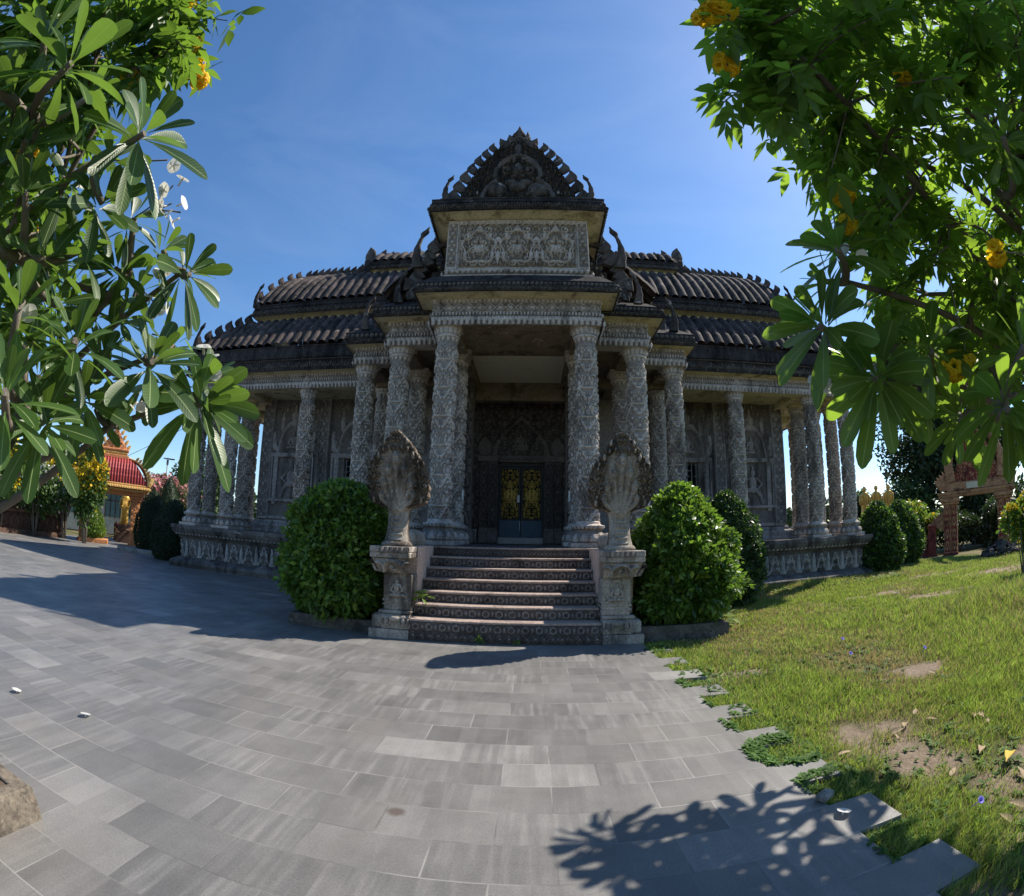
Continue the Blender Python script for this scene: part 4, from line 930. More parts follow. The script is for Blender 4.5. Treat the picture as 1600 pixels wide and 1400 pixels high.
def ground_mat():
    M = Mat('lawn_soil'); a = M.ramp(M.noise(.55, 8, .7), [(.35, (.062,.075,.026)), (.5, (.10,.098,.042)), (.62, (.17,.135,.075))])
    at = M.n('ShaderNodeVertexColor', layer_name='bare'); bare = M.n('ShaderNodeSeparateColor'); M.l(at.outputs[0], bare.inputs[0])
    soil = M.ramp(M.noise(14, 8, .75), [(.3, (.155,.115,.08)), (.6, (.27,.21,.155)), (.75, (.38,.31,.24))])
    a = M.mix(M.ramp(bare.outputs[0], [(.1, 0.0), (.6, 1.0)]), a, soil); a = M.mix(.5, a, M.ramp(M.noise(60, 5, .8), [(.3, .2), (.7, .8)]), 'OVERLAY')
    return M.base(a, .95, .1, M.bump(M.noise(30, 8, .8), .8, .03))
GX = np.r_[np.linspace(-600, -40, 8)[:-1], np.linspace(-40, 2, 15)[:-1], np.linspace(2, 26, 161)[:-1], np.linspace(26, 600, 9)]
GY = np.r_[np.linspace(-200, -4, 5)[:-1], np.linspace(-4, 24, 190)[:-1], np.linspace(24, 700, 12)]
XX, YY = np.meshgrid(GX, GY); ZZ = -.05 + .03*(lattice_noise(XX, YY, 1.4, 3) - .5)*((XX > 2.6) & (XX < 30) & (YY < 24)) + np.clip((XX - 2.6)/9, 0, 1)*.10*(XX < 60)*np.clip((YY)/6, 0, 1)
b = MB(); b.grid(np.stack([XX, YY, ZZ], -1), 0, True); go = b.build('ground', ground_mat()); tag(go, kind='structure')
vc = go.data.color_attributes.new('bare', 'FLOAT_COLOR', 'POINT'); BF = bare_field(XX.ravel(), YY.ravel()); BF = np.maximum(BF, ((XX.ravel() < 2) | (XX.ravel() > 40)) * .0)
vc.data.foreach_set('color', np.repeat(np.stack([BF, BF, BF, np.ones_like(BF)], -1), 1, 0).astype(np.float32).ravel())
def gz_at(x, y): return -.05 + .03*(lattice_noise(x, y, 1.4, 3) - .5)*((x > 2.6) & (x < 30) & (y < 24)) + np.clip((x - 2.6)/9, 0, 1)*.10*(x < 60)*np.clip(y/6, 0, 1)

# ---- grass
def make_grass():
    n = 420000; r = np.random.default_rng(5)
    d = .6 + 24*r.random(n)**1.55; az = r.uniform(math.radians(8), math.radians(72), n); x = .34 + d*np.sin(az); y = d*np.cos(az)
    ext = 60000; x = np.r_[x, r.uniform(2.1, 14, ext)]; y = np.r_[y, r.uniform(3, 14.2, ext)]
    odd = np.floor((y - 1.60)/.356) % 2 == 1; edge = np.where(y < 7.7, np.where(odd, 2.385, 2.075), 2.3)
    ok = (x > edge - .02*r.random(len(x))) & ~((x < 11.5) & (y > 14.0)) & ~((x < 5.2) & (y > 12.2)) & ~((x < 3.6) & (y > 10.9)) & ~((x < 2.3) & (y > 7.6)) & (y > .2) & ~((x < 3.4) & (y > 7.75) & (y < 9.3))
    x, y = x[ok], y[ok]; bare = bare_field(x, y); big = lattice_noise(x, y, 1.1, 8); fine = lattice_noise(x, y, .25, 9)
    ok = r.random(len(x)) > bare*.86 + .75*np.clip((.50 - fine*.55 - big*.40)*3.0, 0, 1); x, y, big = x[ok], y[ok], big[ok]; n = len(x)
    dist = np.hypot(x - .34, y)
    tall = np.clip((x - 5.2)/2.2, 0, 1)*np.clip((8.6 - y)/2, 0, 1)*np.clip(big*2.0 - .35, 0, 1) + .55*np.clip(1 - np.abs(y - 13.2 + (x-9)*.0)/1.4, 0, 1)*(x > 5.5)*(x < 13)
    wall = np.clip(1 - np.abs((13.6 - y))/.9, 0, 1)*(x < 12) + np.clip(1 - (2.75 - x)/.0001, 0, 0)
    h = (.026 + .06*r.random(n)**1.7 + .075*np.clip(big*1.6 - .5, 0, 1)*r.random(n))*(1 + 2.6*tall*r.random(n)) + .10*wall*r.random(n)
    w = np.clip(.0016*dist, .0028, .017)*(.7 + .6*r.random(n)); a = r.uniform(0, 2*PI, n); lean = h*(.25 + .7*r.random(n)); la = r.uniform(0, 2*PI, n)
    z = gz_at(x, y); cx, sx = np.cos(a)*w/2, np.sin(a)*w/2; lx, ly = np.cos(la)*lean, np.sin(la)*lean
    V = np.empty((n, 5, 3))
    V[:, 0] = np.stack([x-cx, y-sx, z], -1); V[:, 1] = np.stack([x+cx, y+sx, z], -1)
    V[:, 2] = np.stack([x+cx*.8+lx*.35, y+sx*.8+ly*.35, z+h*.6], -1); V[:, 3] = np.stack([x-cx*.8+lx*.35, y-sx*.8+ly*.35, z+h*.6], -1)
    V[:, 4] = np.stack([x+lx, y+ly, z+h], -1)
    i = np.arange(n)*5; Q = np.stack([i, i+1, i+2, i+3], -1); T = np.stack([i+3, i+2, i+4], -1)
    pat = lattice_noise(x, y, 2.3, 51); warm = (r.random(n) < .13 + 1.7*np.clip(.60 - big*.6 - pat*.42, 0, .45) + .4*tall*(r.random(n) < .5))
    b = MB()
    b.v.append(V.reshape(-1, 3)); b.n = n*5
    for k, m in ((~warm, 0), (warm, 1)): b.f.append((Q[k], m, True)); b.f.append((T[k], m, True))
    g = b.build('grass', [leafmat('grass_green', (.10,.17,.028), (.24,.315,.068), (.36,.48,.07), .42, .55, .25), leafmat('grass_dry', (.30,.245,.095), (.47,.37,.19), (.45,.36,.15), .35, .7, .15)])
    tag(g, kind='stuff')
make_grass()

# ---- leaves as little bent strips (used by trees, weeds and bushes)
def leafs(b, base, dr, nr, L, Wd, shape, droop=.25, fold=.25, m=0, wave=0):
    base, dr, nr = (np.asarray(q, float) for q in (base, dr, nr)); n = len(base)
    L = np.broadcast_to(np.asarray(L, float), (n,)); Wd = np.broadcast_to(np.asarray(Wd, float), (n,)); droop = np.broadcast_to(np.asarray(droop, float), (n,))
    dr = dr/np.linalg.norm(dr, axis=1)[:, None]; sd = np.cross(dr, nr); sd /= np.linalg.norm(sd, axis=1)[:, None] + 1e-9; nr = np.cross(sd, dr)
    S = np.array([q[0] for q in shape]); Wp = np.array([q[1] for q in shape]); k = len(S); V = np.empty((n, k, 3, 3))
    for i in range(k):
        c = base + dr*(S[i]*L)[:, None]; c = c + np.array([0, 0, -1.])*(droop*L*S[i]**2)[:, None]
        w = (Wp[i]*Wd)[:, None]; up = nr*(w*fold) + (nr*(L*wave*math.sin(S[i]*17))[:, None] if wave else 0)
        V[:, i, 0] = c - sd*w + up; V[:, i, 1] = c; V[:, i, 2] = c + sd*w + up
    b.uv.append(np.tile(np.stack([np.tile([-1., 0, 1], k), np.repeat(S, 3), np.zeros(3*k)], -1), (n, 1)))
    i0 = np.arange(n)[:, None]*(k*3); F = []
    for i in range(k-1):
        for c in (0, 1):
            q = i*3 + c; F.append(np.stack([i0[:, 0]+q, i0[:, 0]+q+1, i0[:, 0]+q+4, i0[:, 0]+q+3], -1))
    b.add(V.reshape(-1, 3), np.concatenate(F), m, True)
def rand_dir(r, n, up=0.0):
    v = r.normal(size=(n, 3)); v[:, 2] += up; return v/np.linalg.norm(v, axis=1)[:, None]
OVAL = [(0, .05), (.35, .5), (.7, .42), (1, .03)]

def weeds(name, pts, r, size, mats, n_leaf=(6, 11)):
    b = MB(); B = []; D = []; L = []
    for (x, y, s) in pts:
        k = r.integers(*n_leaf); a = r.uniform(0, 2*PI, k); e = r.uniform(.15, .95, k)
        zb = float(gz_at(np.array([x]), np.array([y]))[0]) + .01; zb = .004 if x < (2.37 if math.floor((y-1.6)/.356) % 2 else 2.06) and y < 7.6 else zb; B += [(x, y, zb)]*k; D += [(math.cos(q), math.sin(q), t) for q, t in zip(a, e)]; L += list(s*size*r.uniform(.6, 1.1, k))
    D = np.array(D); L = np.array(L); N = np.cross(np.cross(D, (0, 0, 1.)), D); leafs(b, B, D, N, L, L*.38, OVAL, .3, .15)
    o = b.build(name, mats); tag(o, kind='stuff'); return o
r = np.random.default_rng(17); W0 = []
for _ in range(2600):
    d = .9 + 11*r.random()**1.3; az = r.uniform(.25, 1.15); x, y = .34 + d*math.sin(az), d*math.cos(az)
    if x > 2.45 and lattice_noise(np.array([x]), np.array([y]), 1.1, 31)[0] > .47 and not (x < 3.4 and y > 7.6) and y < 13.9: W0.append((x, y, .45 + 1.1*r.random()**2.5))
weeds('low_weeds', W0, r, .075, leafmat('weed_leaf', (.05,.11,.020), (.11,.19,.035), (.18,.32,.04), .35, .65, .15))
W1 = []
for rr_ in range(0, 14, 2):                                   # clover mats in the notches of the paving edge
    for _ in range(190):
        x = 2.05 + .45*r.random()**1.1 - .08*(rr_ in (4, 6, 10))*r.random(); y = row_y(rr_) + .356*r.random(); W1.append((x, y, r.uniform(.6, 1.2)))
for cx, cy, rx, ry, n in ((2.22, 3.25, .30, .30, 420), (2.28, 2.62, .26, .2, 150), (2.45, 4.1, .3, .5, 120), (2.4, 5.6, .3, .9, 160), (2.35, 7.1, .35, .35, 160), (5.0, 5.7, .4, .25, 100), (3.9, 6.6, .5, .3, 90)):
    for _ in range(n):
        q, a = math.sqrt(r.random()), r.uniform(0, 2*PI); W1.append((cx + rx*q*math.cos(a), cy + ry*q*math.sin(a), r.uniform(.6, 1.3)))
weeds('clover_mat', W1, r, .058, leafmat('clover_leaf', (.045,.11,.020), (.10,.19,.035), (.18,.34,.045), .35, .65, .15), (5, 9))
W2 = [(r.uniform(4.6, 11.6), 14.1 - 1.6*r.random()**1.4, r.uniform(.8, 2.2)) for _ in range(620)] + [(r.uniform(3.3, 4.4), r.uniform(8.6, 12), r.uniform(.8, 2)) for _ in range(90)]
weeds('tall_weeds', W2, r, .17, leafmat('pale_weed_leaf', (.10,.16,.04), (.25,.30,.10), (.26,.38,.08), .35, .7, .12))

# ---- bushes clipped into domes and cones
def bush(name, label, c, prof, n, size, mats, group=None, squash=1.0, lump=.10, seed=1, trunk=True, cat='bush', shell=.22, yellow=0, spiky=.5):
    r = np.random.default_rng(seed); t = thing(name, label, cat, c, group); zs = np.array([p[0] for p in prof]); rs_ = np.array([p[1] for p in prof])
    zz = np.linspace(zs[0], zs[-1], 400); R = np.interp(zz, zs, rs_); cdf = np.cumsum(R + .05); cdf /= cdf[-1]
    z = np.interp(r.random(n), cdf, zz); a = r.uniform(0, 2*PI, n)
    lum = 1 + lump*(2*lattice_noise(a*1.9 + 7, z*2.6, 1.0, seed) - 1) + lump*.7*(2*lattice_noise(a*5.2, z*6.5, 1.0, seed+1) - 1)
    q = 1 - shell*r.random(n)**1.8; rad = np.interp(z, zs, rs_)*lum*q + spiky*size*r.random(n)**3
    P = np.stack([rad*np.cos(a), rad*np.sin(a)*squash, z], -1)
    sl = np.gradient(R, zz); nz = -np.interp(z, zz, sl); O = np.stack([np.cos(a), np.sin(a), np.clip(nz, -1.2, 2)], -1); O /= np.linalg.norm(O, axis=1)[:, None]
    D = O*.8 + rand_dir(r, n, .25)*.9; N = O + rand_dir(r, n, .3)*.8
    b = MB(); m2 = r.random(n) < yellow
    sz = size*r.uniform(.5, 1.45, n)
    for k, mm in ((~m2, 0), (m2, 1)):
        if k.any(): leafs(b, P[k], D[k], N[k], sz[k], sz[k]*.5, [(0, .12), (.5, .55), (1, .04)], .15, .22, mm)
    aa = np.linspace(0, 2*PI, 25); A2, Z2 = np.meshgrid(aa, np.linspace(zs[0], zs[-1], 14)); R2 = np.interp(Z2, zs, rs_)*(1 - shell)*.9; b.grid(np.stack([R2*np.cos(A2), R2*np.sin(A2)*squash, Z2], -1), 0, True)
    b.build('foliage', mats, t)
    if trunk:
        b = MB()
        for k in range(5):
            a = k*1.26; h = zs[0] + (zs[-1]-zs[0])*.75; b.tube([(.05*math.cos(a), .05*math.sin(a), 0), (.1*math.cos(a), .1*math.sin(a), h*.3), (.35*rs_.max()*math.cos(a), .35*rs_.max()*math.sin(a), h)], [.035, .028, .01], 7)
        b.build('trunk', BARK, t)
    return t
BARK = simple('grey_bark', (.11,.09,.07), (.22,.19,.155), .9, 9.0, .15, bump=.6)
BUSHG = leafmat('bush_leaf_bright', (.022,.058,.010), (.125,.215,.032), (.24,.42,.04), .38, .42, .4)
BUSHY = leafmat('bush_leaf_yellow', (.16,.24,.03), (.26,.33,.05), (.35,.45,.06), .32, .45, .4)
BUSHD = leafmat('bush_leaf_dark', (.020,.045,.014), (.05,.09,.026), (.08,.16,.03), .25, .42, .4)
HEDGE = leafmat('hedge_leaf', (.016,.030,.014), (.034,.056,.022), (.05,.09,.02), .2, .55, .3)
bush('clipped_bush', 'bright green clipped bush left of the steps, its crown flat and lopsided', (-2.95, 8.62, 0), [(.20, .58), (.42, .82), (.75, .97), (1.15, .99), (1.6, .88), (2.0, .68), (2.3, .50), (2.48, .12)], 21000, .10, [BUSHG, BUSHY], 'clipped bushes beside the steps', 1, .24, 3, yellow=.08, spiky=1.6)
bush('clipped_bush', 'bright green clipped bush right of the steps, tapering to a rounded cone', (2.95, 8.72, 0), [(.22, .60), (.45, .86), (.8, .99), (1.1, .96), (1.5, .80), (1.9, .58), (2.25, .33), (2.52, .06)], 21000, .10, [BUSHG, BUSHY], 'clipped bushes beside the steps', 1, .22, 4, yellow=.06, spiky=1.6)
bush('shaded_bush', 'dark shaded bush against the platform behind the bright right bush', (4.9, 11.35, 0), [(.1, .6), (.5, .78), (1.2, .80), (1.8, .66), (2.3, .40), (2.62, .06)], 15000, .09, [BUSHD, BUSHG], None, 1, .13, 6, yellow=.12)
bush('round_shrub', 'green shrub touching the right end of the platform', (12.35, 14.9, 0), [(0, .6), (.5, .86), (1.1, .92), (1.7, .72), (2.2, .40), (2.5, .08)], 13000, .12, [BUSHD, BUSHG], 'shrubs at the right end of the temple', 1, .16, 8, yellow=.4)
bush('round_shrub', 'green shrub one step farther right, in front of the yellow flowering shrub', (15.3, 17.0, 0), [(0, .7), (.6, 1.0), (1.3, 1.0), (1.9, .75), (2.4, .35), (2.6, .08)], 12000, .13, [BUSHD, BUSHG], 'shrubs at the right end of the temple', 1, .16, 9, yellow=.35)
bush('trimmed_hedge_cone', 'dark smooth trimmed cone hedge on a low slab, next to the red roofed gate', (-15.65, 17.75, 0), [(.0, .62), (.4, .84), (.9, .90), (1.5, .80), (2.1, .52), (2.55, .22), (2.72, .03)], 15000, .06, HEDGE, 'trimmed hedge cones by the temple corner', 1, .02, 12, shell=.1, spiky=.1)
bush('trimmed_hedge_cone', 'dark smooth trimmed cone hedge half hidden by the temple platform corner', (-13.05, 16.15, 0), [(.0, .72), (.4, .92), (.9, .95), (1.5, .82), (1.95, .5), (2.2, .2), (2.3, .03)], 15000, .06, HEDGE, 'trimmed hedge cones by the temple corner', 1, .02, 13, shell=.1, spiky=.1)
bush('trimmed_hedge_cone', 'grey green pointed hedge cone peeping out behind the tall cone hedge', (-17.0, 20.4, 0), [(.0, .7), (.8, .95), (1.8, .85), (2.6, .55), (3.2, .25), (3.55, .03)], 9000, .07, HEDGE, 'trimmed hedge cones by the temple corner', 1, .02, 14, shell=.1, spiky=.1)
CONC = stone('concrete_kerb', (.20,.185,.165), (.31,.29,.26), (.08,.07,.06), .35, pale=(.40,.38,.34), scale=4.0, streak=1)
SOILM = simple('planter_soil', (.07,.05,.035), (.15,.11,.08), .95, 18, .1, bump=.8)
def planter(label, x0, x1, y0, y1, h, t=.12, group=None, mat=None, soil=True):
    p = thing('planter', label, 'planter', ((x0+x1)/2, (y0+y1)/2, 0), group); b = MB(); m = mat or CONC
    xm = (x0+x1)/2; b.sweep([(xm, y1), (x0, y1), (x0, y0), (x1, y0), (x1, y1), (xm, y1)], [(-t, h-.12), (-t, h-.006), (-t+.008, h), (-.014, h), (-.004, h-.006), (0, h-.02), (.004, h*.5), (0, -.05)], 0)
    par(b.build('kerb', m), p); X, Y = np.meshgrid(np.linspace(x0+t, x1-t, 30), np.linspace(y0+t, y1-t, 30)); b = MB(); b.grid(np.stack([X, Y, h - .05 + .04*lattice_noise(X, Y, .3, 4)], -1)); par(b.build('soil', SOILM), p); return p
DKERB = stone('mouldy_kerb', (.075,.066,.056), (.15,.13,.11), (.03,.028,.024), .45, pale=(.24,.22,.19), scale=4.0, streak=1)
planter('low mouldy planter kerb under the left clipped bush', -3.6, -2.07, 7.9, 9.4, .20, mat=DKERB)
planter('low mouldy planter kerb under the right clipped bush', 2.07, 3.6, 7.95, 9.5, .20, mat=DKERB)
b = MB(); b.box(-16.9, -14.3, 16.6, 18.6, -.03, .16, .03); tag(b.build('stone_slab', CONC), 'long pale stone slab under the tall trimmed hedge cone', 'slab')

# ================================================================== foreground trees (frangipani and yellow trumpet)
_C = CAMP
def pt(px, py, d):
    """a point of the canopy d metres from the photographer, in the direction of photo pixel (px, py)"""
    u, w = px - 800, 700 - py; c, s = math.cos(_C['roll']), math.sin(_C['roll']); u, w = c*u - s*w, s*u + c*w; q = math.hypot(u, w); r = q/_C['f']; th = r
    for _ in range(30): th = r - _C['k']*th**3
    x, z, y = math.sin(th)*u/q, math.sin(th)*w/q, math.cos(th); c, s = math.cos(_C['pitch']), math.sin(_C['pitch']); y, z = c*y - s*z, s*y + c*z
    c, s = math.cos(_C['yaw']), math.sin(_C['yaw']); x, y = c*x + s*y, -s*x + c*y
    return np.array([_C['cx'] + x*d, y*d, _C['H'] + z*d])
def frangi_mat(name, c0, c1, tr, tw):
    return leafmat(name, c0, c1, tr, tw, .38, .45, veins=True)
FR_L = frangi_mat('frangipani_leaf', (.024,.062,.014), (.058,.115,.026), (.19,.33,.04), .38)
FR_R = frangi_mat('frangipani_leaf_backlit', (.024,.062,.014), (.062,.12,.026), (.32,.52,.05), .48)  # brighter, more translucent copy: backlight on the right tree put into the leaf colour
TE_L = leafmat('trumpet_leaf', (.032,.08,.015), (.080,.150,.028), (.23,.40,.04), .42, .42, .4)
TE_R = leafmat('trumpet_leaf_backlit', (.034,.085,.015), (.088,.160,.030), (.34,.56,.05), .50, .42, .4)  # lit copy of the left leaf, backlit glow painted into its tone
RIB = simple('leaf_midrib', (.22,.30,.12), (.30,.38,.17), .5)
PETY = leafmat('yellow_petal', (.80,.52,.012), (.86,.62,.03), (.90,.62,.02), .45, .5, .2)
PETW = leafmat('white_petal', (.72,.71,.66), (.82,.81,.78), (.75,.73,.65), .4, .5, .2)
LEAFSH = [(0, .035), (.12, .07), (.32, .27), (.55, .42), (.75, .49), (.90, .42), (.97, .24), (1, .05)]
LANCE = [(0, .04), (.18, .30), (.42, .5), (.68, .36), (.88, .15), (1, .02)]

SC_L = .64
def rosette(b, c, axis, r, n=18, L=.34):
    axis = np.array(axis, float); axis /= np.linalg.norm(axis); e1 = np.cross(axis, (.3, .2, .9)); e1 /= np.linalg.norm(e1); e2 = np.cross(axis, e1)
    a = np.arange(n)*2.39996 + r.random()*6; k = (np.arange(n) + .5)/n; el = np.radians(78 - 105*k**.85) + r.normal(0, .10, n)
    D = (np.cos(el)[:, None]*(np.cos(a)[:, None]*e1 + np.sin(a)[:, None]*e2) + np.sin(el)[:, None]*axis)
    N = axis - D*(D @ axis)[:, None] + rand_dir(r, n)*.22
    LL = L*SC_L*(.62 + .42*np.sin(k*PI*.9))*r.uniform(.85, 1.12, n); base = np.array(c) + D*.02 - axis*(.06*k)[:, None]
    leafs(b, base, D, N, LL, LL*.31, LEAFSH, .10 + .42*k*r.random(n), .16, 0)
def star_flower(mats):
    b = MB(); a = np.arange(5)*2*PI/5; D = np.stack([np.cos(a), np.sin(a), np.full(5, .55)], -1); N = np.stack([-np.cos(a)*.5, -np.sin(a)*.5, np.ones(5)], -1)
    leafs(b, np.zeros((5, 3)), D, N, .036, .034, [(0, .15), (.4, .42), (.75, .5), (1, .12)], .35, -.1); b.tube([(0, 0, 0), (0, 0, -.03)], .004, 6)
    return b.mesh('frangipani_flower', mats)
def trumpet_cluster(mats, n=6, seed=1):
    r = np.random.default_rng(seed); b = MB()
    for k in range(n):
        d = rand_dir(r, 1, .1)[0]; M = Matrix.Translation(Vector(d*.012)) @ Vector(d).to_track_quat('Z', 'Y').to_matrix().to_4x4()
        nn = 20; pr = np.array([(.007, 0), (.009, .020), (.014, .038), (.020, .050), (.034, .058), (.040, .052)]); A, R = np.meshgrid(np.linspace(0, 2*PI, nn), pr[:, 0]); Z = np.repeat(pr[:, 1][:, None], nn, 1)
        R = R*(1 + .16*np.cos(5*A)*np.linspace(0, 1, len(pr))[:, None]**2); Z = Z + .004*np.cos(10*A)*np.linspace(0, 1, len(pr))[:, None]**2
        b.grid(xf(np.stack([R*np.cos(A), R*np.sin(A), Z], -1).reshape(-1, 3), M).reshape(len(pr), nn, 3))
    return b.mesh('trumpet_flowers', mats)
STAR = star_flower(PETW); TRUMP = [trumpet_cluster(PETY, 11, 1), trumpet_cluster(PETY, 9, 2)]

def curve3(a, b_, sag, r, n=9):
    a, b_ = np.array(a), np.array(b_); t = np.linspace(0, 1, n)[:, None]; L = np.linalg.norm(b_-a); off = rand_dir(r, 1)[0]*L*.10 + np.array([0, 0, sag*L])
    return a + (b_-a)*t + off*np.sin(t*PI)
def limbs_of(root, nodes, r, r0):
    """main limbs root -> nodes as polylines, returns sample points for twigs to spring from"""
    b = MB(); S = []
    for nd in nodes:
        p = curve3(root, nd, .06, r, 14); b.tube(p, np.linspace(r0, r0*.38, 14), 9); S += list(p[3:])
    return b, np.array(S)
def frangipani(label, trunk_xy, fork, limb_nodes, ros, flowers, seed, leaf=None):
    r = np.random.default_rng(seed); t = thing('frangipani_tree', label, 'tree', (trunk_xy[0], trunk_xy[1], 0), 'frangipani trees framing the view')
    b = MB(); b.tube(curve3((trunk_xy[0], trunk_xy[1], -.05), fork, .0, r, 12), np.linspace(.11, .075, 12), 12); par(b.build('trunk', BARK), t)
    b, S = limbs_of(fork, limb_nodes, r, .034); fb = MB()
    for (c, ax, n, LL) in ros:
        c = np.array(c, float); i = np.argmin(np.linalg.norm(S - c, axis=1) + .3*np.abs(S[:, 2]-c[2])); s = S[i]
        ax = np.array(ax, float) if ax is not None else None
        if ax is None: ax = (c - s)/(np.linalg.norm(c-s)+1e-6) + np.array([0, -.25, .35])
        p = curve3(s, c, -.10, r, 9); b.tube(p, np.linspace(.024, .014, 9), 8)
        rosette(fb, c, ax, r, n, LL)
    RC = np.array([q[0] for q in ros])
    for (c, k) in flowers:
        s = RC[np.argmin(np.linalg.norm(RC - np.array(c), axis=1))]; b.tube(curve3(s, c, .08, r, 6), .004, 5)
    par(b.build('branches', BARK), t); par(fb.build('foliage', leaf or FR_L), t)
    fk = []
    for (c, k) in flowers:
        for q in range(k):
            d = rand_dir(r, 1, .0)[0]*.055; p = np.array(c) + d
            o = bpy.data.objects.new('flower', STAR); COL.objects.link(o); o.parent = t; o.matrix_local = Matrix.Translation(Vector(p) - Vector(t.location)) @ Vector((d[0], d[1]-.03, d[2])).to_track_quat('Z', 'Y').to_matrix().to_4x4() @ Matrix.Diagonal((1.15, 1.15, 1.15, 1))
    return t
def trumpet_tree(label, trunk_xy, fork, limb_nodes, twigs, flowers, seed, LL=.115, leaf=None):
    r = np.random.default_rng(seed); t = thing('trumpet_flower_tree', label, 'tree', (trunk_xy[0], trunk_xy[1], 0), 'yellow trumpet trees framing the view')
    b = MB(); b.tube(curve3((trunk_xy[0], trunk_xy[1], -.05), fork, .0, r, 12), np.linspace(.09, .06, 12), 12); par(b.build('trunk', BARK), t)
    b, S = limbs_of(fork, limb_nodes, r, .035); B = []; D = []; N = []; LEN = []
    TWA = np.array(twigs)
    for c in flowers: s = TWA[np.argmin(np.linalg.norm(TWA - np.array(c), axis=1))]; b.tube(curve3(s, c, .05, r, 5), .004, 5)
    for c in twigs:
        c = np.array(c); near = S[np.argmin(np.linalg.norm(S - c, axis=1))]; v = c - near; L = np.linalg.norm(v)
        if L > .5: b.tube(curve3(near, c - v/L*.3, .05, r, 7), np.linspace(.011, .006, 7), 5, cap=False); near = c - v/L*.3
        p = curve3(near, c + rand_dir(r, 1, .2)[0]*.12, .1, r, 6); b.tube(p, np.linspace(.006, .003, 6), 5, cap=False)
        tw = np.gradient(p, axis=0)
        for i in range(1, 6):
            ax = tw[i]/np.linalg.norm(tw[i]); s0 = np.cross(ax, rand_dir(r, 1)[0]); s0 /= np.linalg.norm(s0)
            for sg in (-1, 1):
                rd = s0*sg*.9 + ax*.55 + np.array([0, 0, -.15]); rd /= np.linalg.norm(rd); rl = LL*r.uniform(.5, .9); up = np.cross(np.cross(rd, (0, 0, 1.)), rd) + rand_dir(r, 1)[0]*.35
                sdv = np.cross(rd, up); sdv /= np.linalg.norm(sdv)
                for (f, side, sc) in ((1.0, 0, 1.1), (.85, -1, .95), (.85, 1, .95), (.4, -1, .75), (.4, 1, .75)):
                    if r.random() < .08: continue
                    B.append(p[i] + rd*rl*f); D.append(rd*(.5 if side else 1) + sdv*side*.85 + rand_dir(r, 1)[0]*.15 + np.array([0, 0, -.12])); N.append(up + rand_dir(r, 1)[0]*.3); LEN.append(LL*sc*r.uniform(.75, 1.2))
    par(b.build('branches', BARK), t); fb = MB(); LEN = np.array(LEN); leafs(fb, B, D, N, LEN, LEN*.40, LANCE, .22, .2, 0); par(fb.build('foliage', leaf or TE_L), t)
    for k, c in enumerate(flowers):
        o = bpy.data.objects.new('flower_cluster', TRUMP[k % 2]); COL.objects.link(o); o.parent = t
        o.matrix_local = Matrix.Translation(Vector(c) - Vector(t.location)) @ Matrix.Rotation(k*1.7, 4, 'Z') @ Matrix.Rotation(k*.6, 4, 'X') @ Matrix.Scale(.60 + .10*(k % 4), 4)
    return t
def in_poly(p, poly):
    x, y = p; c = False
    for i in range(len(poly)):
        (x0, y0), (x1, y1) = poly[i], poly[i-1]
        if (y0 > y) != (y1 > y) and x < (x1-x0)*(y-y0)/(y1-y0) + x0: c = not c
    return c
def fill(poly, n, d0, d1, r):
    xs = [p[0] for p in poly]; ys = [p[1] for p in poly]; out = []
    while len(out) < n:
        p = (r.uniform(min(xs), max(xs)), r.uniform(min(ys), max(ys)))
        if in_poly(p, poly): out.append(pt(p[0], p[1], r.uniform(d0, d1)))
    return out
R_ = np.random.default_rng(23)
# --- left pair, rooted in the planter at the lower left
ros = [(pt(112, 98, 2.0), (.35, -.15, .9), 19, .44), (pt(226, 208, 2.1), (.85, -.2, .35), 19, .44), (pt(160, 318, 2.2), (.8, -.2, .3), 16, .33), (pt(297, 428, 2.5), (.9, 0, .05), 18, .36), (pt(118, 532, 1.95), (.4, -.4, .75), 17, .33),
       (pt(238, 565, 2.3), (.6, -.3, .6), 19, .40), (pt(318, 632, 2.45), (.95, -.15, -.05), 26, .46), (pt(322, 592, 2.6), (.5, 0, .8), 14, .36), (pt(8, 612, 1.6), (.3, -.4, .7), 16, .32), (pt(70, 655, 1.9), (.75, -.4, .45), 18, .32),
       (pt(255, 390, 2.6), (.6, 0, .6), 15, .30), (pt(140, 385, 2.3), (.3, -.2, .8), 15, .32), (pt(30, 480, 1.8), (.2, -.3, .8), 16, .33), (pt(40, 300, 2.1), (.2, -.2, .9), 14, .33), (pt(195, 495, 2.6), (.6, 0, .6), 15, .30), (pt(270, 540, 2.7), (.5, .1, .7), 13, .28), (pt(60, 590, 2.2), (.3, 0, .7), 15, .32),
       (pt(20, 150, 2.2), None, 15, .34), (pt(150, 640, 2.6), (.8, .1, .1), 14, .30), (pt(100, 440, 2.6), None, 14, .30), (pt(225, 610, 2.7), (.2, .1, -.9), 12, .28), (pt(-60, 420, 1.9), None, 15, .34), (pt(-90, 250, 1.9), None, 15, .34), (pt(-60, 60, 2.1), None, 15, .34), (pt(20, 690, 2.3), (.5, 0, .2), 14, .3)]
